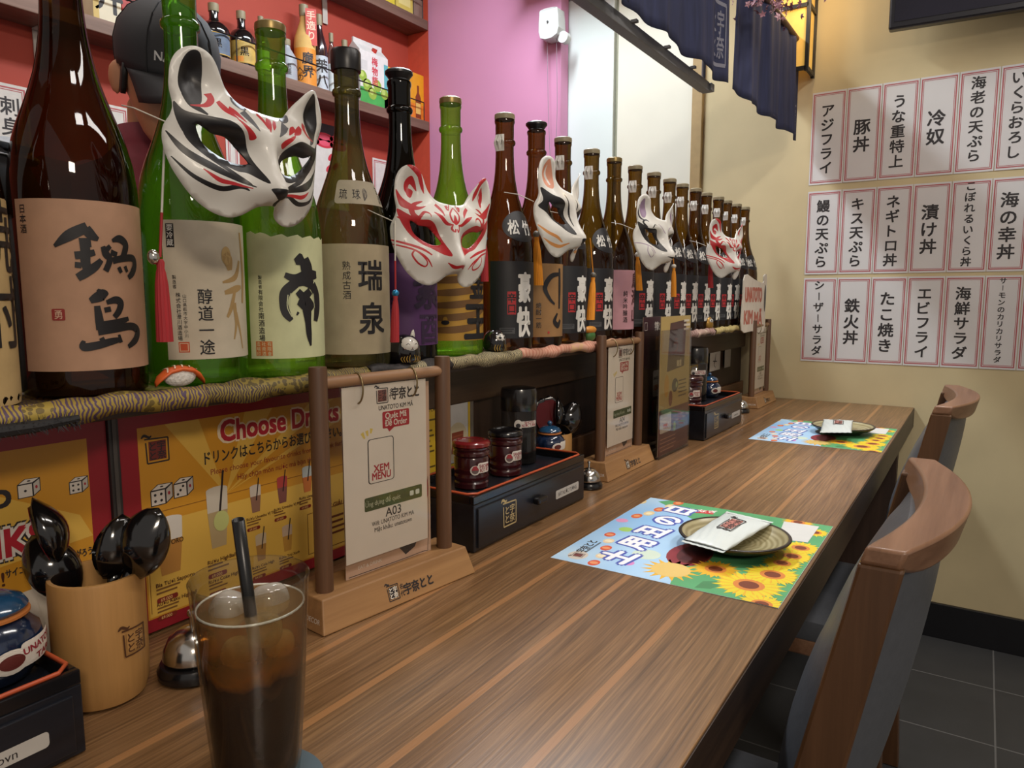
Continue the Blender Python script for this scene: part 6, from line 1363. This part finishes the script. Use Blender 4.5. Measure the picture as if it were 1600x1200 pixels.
# papers on the red wall
def paper(label, p_tl, p_br, words, cat='paper sign', art=None):
    A = AT(p_tl[0], p_tl[1], y=YR-.002); B = AT(p_br[0], p_br[1], y=YR-.002); W_ = B.x-A.x; H_ = A.z-B.z
    t = thing('paper_sign', label, cat, (A.x, YR-.002, B.z), 0, 'papers on the red wall')
    part('paper', t, lambda b: b.box(0, W_, 0, .0012, 0, H_, M('#cfcac4', .6)))
    a = Art()
    if art: art(a, W_, H_)
    else:
        a.frame(.008, .008, W_-.008, H_-.008, .004, RB, 1); a.frame(.015, .015, W_-.015, H_-.015, .002, RB, 1)
        if words: a.vtext(words, W_*.55, H_-.03, .052, INKD, 2, .02)
    a.build('print', t, flat_y(0, 0, -.0002))
paper('white paper menu with red border on the red wall, left of the brown bottle', (-28, 122), (58, 330), '刺身盛')
paper('white bordered paper below the cook\'s ear', (165, 162), (207, 275), '')
paper('white bordered paper seen through the left eye of the big mask', (352, 205), (378, 330), '')
def art_cloud(a, W_, H_):
    a.rect(0, H_*.86, W_, H_, INK('#1c1a1e'), 1)
    for k in range(4):
        for q in range(2): a.ell(W_*(.12+.24*k), H_*(.84-.07*q), W_*.15, H_*.055, INK('#c0283c'), 2); a.ell(W_*(.12+.24*k), H_*(.84-.07*q), W_*.09, H_*.032, INK('#d85068'), 3)
    for u, v in ((.7,.62),(.78,.52),(.66,.48)): a.ell(W_*u, H_*v, W_*.06, H_*.03, INK('#c0283c'), 1, rot=.8)
paper('white poster with red clouds and a black top edge behind the big mask', (448, 178), (545, 330), '', 'poster', art_cloud)
paper('small white bordered paper behind the black bottle', (582, 246), (612, 335), '')
# cloths behind the tan bottle
q = AT(4, 400, y=.800); t = thing('folded_cloth', 'white and black striped cloths heaped behind the tan bottle', 'cloth', (q.x, .815, ZS-.0018), R(25))
WC = M('#b4b8c0', .8, noise=.08, scale=14, bump=.3); KC = M('#17171c', .8, noise=.1, scale=14)
def heap(z0, z1, r0, r1, m, sd):
    def fn(b):
        r2 = random.Random(sd); n = 22; ph = r2.random()*6
        b.loft([[((r0+(r1-r0)*f)*(1+.08*math.sin(3*a_+ph+f*2))*math.cos(a_)*k, .62*(r0+(r1-r0)*f)*(1+.08*math.cos(2*a_+ph))*math.sin(a_)*k, z0+(z1-z0)*f+.006*math.sin(2*a_+ph)*f) for a_ in [2*PI*i/n for i in range(n)]] for f, k in ((0,.95),(.2,1),(.6,.98),(.9,.85),(1,.55))], m)
    return fn
part('white_cloth', t, heap(0, .185, .075, .062, WC, 1), smooth='all'); part('black_cloth', t, heap(.17, .232, .066, .050, KC, 2), smooth='all')
for k in range(2): part('stripe', t, heap(.226+.012*k, .233+.012*k, .052-.006*k, .050-.006*k, WC, 3), smooth='all')

# ================================================================== the cook
SK = M('#b5805f', .5, noise=.05, scale=20, sss=.05); JKT = M('#6a1a28', .8, noise=.08, scale=60); CAPB = M('#1f2024', .75, noise=.08, scale=200); HAIR = M('#0f0d0d', .6, noise=.2, scale=200)
ck = thing('person', 'cook in black cap and dark red jacket looking down behind the green bottles', 'person', (.800, 1.300, 0), math.atan2(-1.27, -.81)+R(13))
HT = Matrix.Translation((.050, 0, 1.400)) @ Matrix.Rotation(R(22), 4, 'Y')
def ring(cx, cy, z, rx, ry, n=24, T=None):
    P_ = [Vector((cx+rx*math.cos(2*PI*i/n), cy+ry*math.sin(2*PI*i/n), z)) for i in range(n)]
    return [tuple(T @ p) if T else tuple(p) for p in P_]
HD = [(-.002,.052,.020,.018),(.006,.050,.034,.030),(.022,.043,.048,.044),(.045,.034,.064,.055),(.070,.024,.078,.063),(.095,.014,.088,.069),(.125,.004,.094,.074),(.155,-.004,.096,.076),(.185,-.008,.088,.070),(.208,-.010,.066,.053),(.222,-.010,.036,.030),(.226,-.010,.010,.008)]
def body(b):
    b.loft([ring(cx, 0, z, rx, ry) for z, cx, rx, ry in ((.80,0,.115,.165),(.90,0,.118,.170),(1.02,0,.110,.152),(1.15,.005,.118,.172),(1.26,.0,.112,.190),(1.33,-.004,.090,.165),(1.365,-.004,.065,.090),(1.385,0,.056,.062))], SK)
    b.loft([ring(cx, 0, z, r_, r_) for z, cx, r_ in ((1.34,-.004,.062),(1.39,.004,.056),(1.44,.016,.054),(1.475,.022,.054))], SK)
    b.loft([ring(cx, 0, z, rx, ry, T=HT) for z, cx, rx, ry in HD], SK)
    b.loft([[tuple(HT @ Vector(p)) for p in q] for q in ([(.085,-.009,.118),(.085,.009,.118),(.080,.006,.125),(.080,-.006,.125)], [(.100,-.010,.095),(.100,.010,.095),(.090,.008,.110),(.090,-.008,.110)], [(.112,-.013,.080),(.112,.013,.080),(.095,.012,.092),(.095,-.012,.092)], [(.094,-.012,.072),(.094,.012,.072),(.085,.010,.080),(.085,-.010,.080)])], SK)
    for z, rr in ((.047, .0075), (.036, .0085)): b.tube([tuple(HT @ Vector(p)) for p in ((.086,-.022,z), (.099,-.010,z), (.1015,0,z), (.099,.010,z), (.086,.022,z))], [rr*.5,rr,rr,rr,rr*.5], SK, 8)
    for s in (-1, 1):
        b.ball((0,0,0), (.018,.009,.028), SK, 14, T=HT @ Matrix.Translation((-.010, s*.079, .098)) @ Matrix.Rotation(s*R(-22), 4, 'Z') @ Matrix.Rotation(R(-8), 4, 'Y'))
        b.tube([(-.004,s*.165,1.315),(.0,s*.205,1.27),(.03,s*.235,1.15),(.05,s*.245,1.045),(.12,s*.21,1.000),(.21,s*.155,.972),(.250,s*.135,.962)], [.055,.058,.050,.046,.043,.034,.027], SK, 16)
        # palm, four fingers and thumb, loosely curled
        b.loft([[(.250+u, s*.135+w_*.040*ww, .962+h*.013*hh) for w_, h in ((-1,-1),(1,-1),(1,1),(-1,1))] for u, ww, hh in ((0,.7,1.1),(.03,1,1.1),(.07,1.05,1.0),(.088,1,.9))], SK)
        for i, L_ in enumerate((.066,.076,.071,.056)):
            yy = s*.135+(-.031+.0205*i)*s; b.tube([(.330,yy,.962),(.330+L_*.45,yy,.958),(.330+L_*.8,yy,.940),(.330+L_*.92,yy,.924)], [.0095,.0088,.0080,.0062], SK, 8)
        b.tube([(.270,s*.135-s*.036,.960),(.297,s*.135-s*.058,.954),(.325,s*.135-s*.062,.944)], [.012,.0105,.0080], SK, 8)
        b.tube([(0,s*.085,.86),(.01,s*.095,.66),(.0,s*.10,.48),(-.02,s*.10,.28),(-.025,s*.10,.07)], [.098,.082,.060,.056,.040], SK, 16)
        b.loft([ring(cx, s*.10, z, rx, .042) for z, cx, rx in ((.001,.035,.115),(.03,.03,.112),(.06,.01,.085),(.10,-.02,.048))], SK)
bo = part('body', ck, body); md = bo.modifiers.new('one_skin', 'REMESH'); md.mode = 'VOXEL'; md.voxel_size = .0055; md.use_smooth_shade = True; ms = bo.modifiers.new('soft', 'SMOOTH'); ms.iterations = 3; ms.factor = .5
def jacket(b):
    b.loft([ring(cx, 0, z, rx, ry, 28) for z, cx, rx, ry in ((.76,0,.135,.185),(.90,0,.134,.186),(1.02,0,.128,.172),(1.15,.005,.134,.190),(1.26,.0,.128,.205),(1.335,-.004,.104,.176),(1.372,-.004,.076,.096),(1.40,.0,.066,.072),(1.43,.004,.068,.071),(1.432,.004,.0605,.0635),(1.40,.0,.0600,.0660))], JKT, cap=False)
    for s in (-1, 1): b.tube([(-.004,s*.110,1.300),(-.003,s*.165,1.302),(.0,s*.208,1.262),(.03,s*.240,1.15),(.05,s*.248,1.045),(.11,s*.215,1.003)], [.050,.068,.071,.064,.059,.055], JKT, 18, cap=False)
part('jacket', ck, jacket, smooth='all')
def trousers(b):
    for s in (-1, 1): b.tube([(0,s*.080,.90),(.01,s*.095,.66),(.0,s*.10,.48),(-.02,s*.10,.28),(-.025,s*.10,.085)], [.108,.094,.074,.070,.062], CAPB, 18)
part('trousers', ck, trousers, smooth='all')
HP = [(.122,.002,.100,.0795),(.135,.0,.103,.0815),(.160,-.005,.1035,.0825),(.188,-.009,.095,.076),(.212,-.011,.074,.060),(.228,-.011,.046,.038),(.235,-.011,.014,.012)]
cap_ = part('cap', ck, lambda b: b.loft([ring(cx, 0, z, rx, ry, 32, T=HT) for z, cx, rx, ry in HP], CAPB), smooth='all')
def brim(b):
    top = []; n = 18
    for k in range(6):
        q = k/5; row = []
        for i in range(n+1):
            th = R(-66)+R(132)*i/n; c_, s_ = math.cos(th), math.sin(th)
            row.append(tuple(HT @ Vector((.002+.100*c_+.074*q*c_**.6, (.0795-.012*q)*s_, .128-.014*q-.030*s_*s_*(.25+.75*q)-.012*q*q))))
        top.append(row)
    vs = [p for r_ in top for p in r_]; m_ = n+1
    b.add(vs, [(j*m_+i, j*m_+i+1, (j+1)*m_+i+1, (j+1)*m_+i) for j in range(5) for i in range(n)], CAPB)
o = part('brim', None, brim, smooth='all', solid=.003); o.parent = cap_
def seam(b):
    for th in (38, -38, 105, -105, 180): b.tube([tuple(HT @ Vector((cx+(rx+.0006)*math.cos(R(th)), (ry+.0006)*math.sin(R(th)), z))) for z, cx, rx, ry in HP], .0009, M('#121316', .8), 5)
o = part('seams', None, seam); o.parent = cap_
a = Art(); WT = INK('#c4c4c4'); a.text('NA', -.034, .146, .020, WT, 1, bold=.03); a.text('TO', .034, .146, .020, WT, 1, bold=.03)
o = a.build('embroidered_letters', None, lambda u, v, l: HT @ Vector((-.005+.1055*math.cos(u/.095), .0840*math.sin(u/.095), v)), .006); o.parent = cap_
def hair(b):
    b.loft([ring(cx-.008, 0, z, rx, ry, 28, T=HT) for z, cx, rx, ry in ((.075,-.030,.052,.066),(.095,-.020,.066,.0745),(.115,-.010,.080,.0775),(.128,-.006,.088,.0785))], HAIR)
    for s in (-1, 1): b.loft([[tuple(HT @ Vector((x_+dx, s*(.0735-.0035*(x_ < .0))+s*dy, z))) for dx, dy in ((-.012,-.004),(.012,-.004),(.010,.003),(-.010,.003))] for z, x_ in ((.128,.026),(.105,.022),(.088,.016),(.078,.013))], HAIR)
part('hair', ck, hair, smooth='all')
for s in (-1, 1):
    T = HT @ Matrix.Translation((.0845, s*.030, .108)); e = part('eye', ck, lambda b: b.ball((0,0,0), (.008,.012,.0055), M('#c9c2ba', .3), 14, T=T), smooth='all')
    o = part('iris', None, lambda b: b.ball((.0052,0,-.001), (.0042,.0052,.0048), M('#1c120c', .2), 12, T=T), smooth='all'); o.parent = e
    part('eyebrow', ck, lambda b: b.tube([tuple(HT @ Vector(p)) for p in ((.091,s*.014,.121),(.089,s*.030,.124),(.080,s*.046,.120))], [.002,.003,.0015], HAIR, 6))
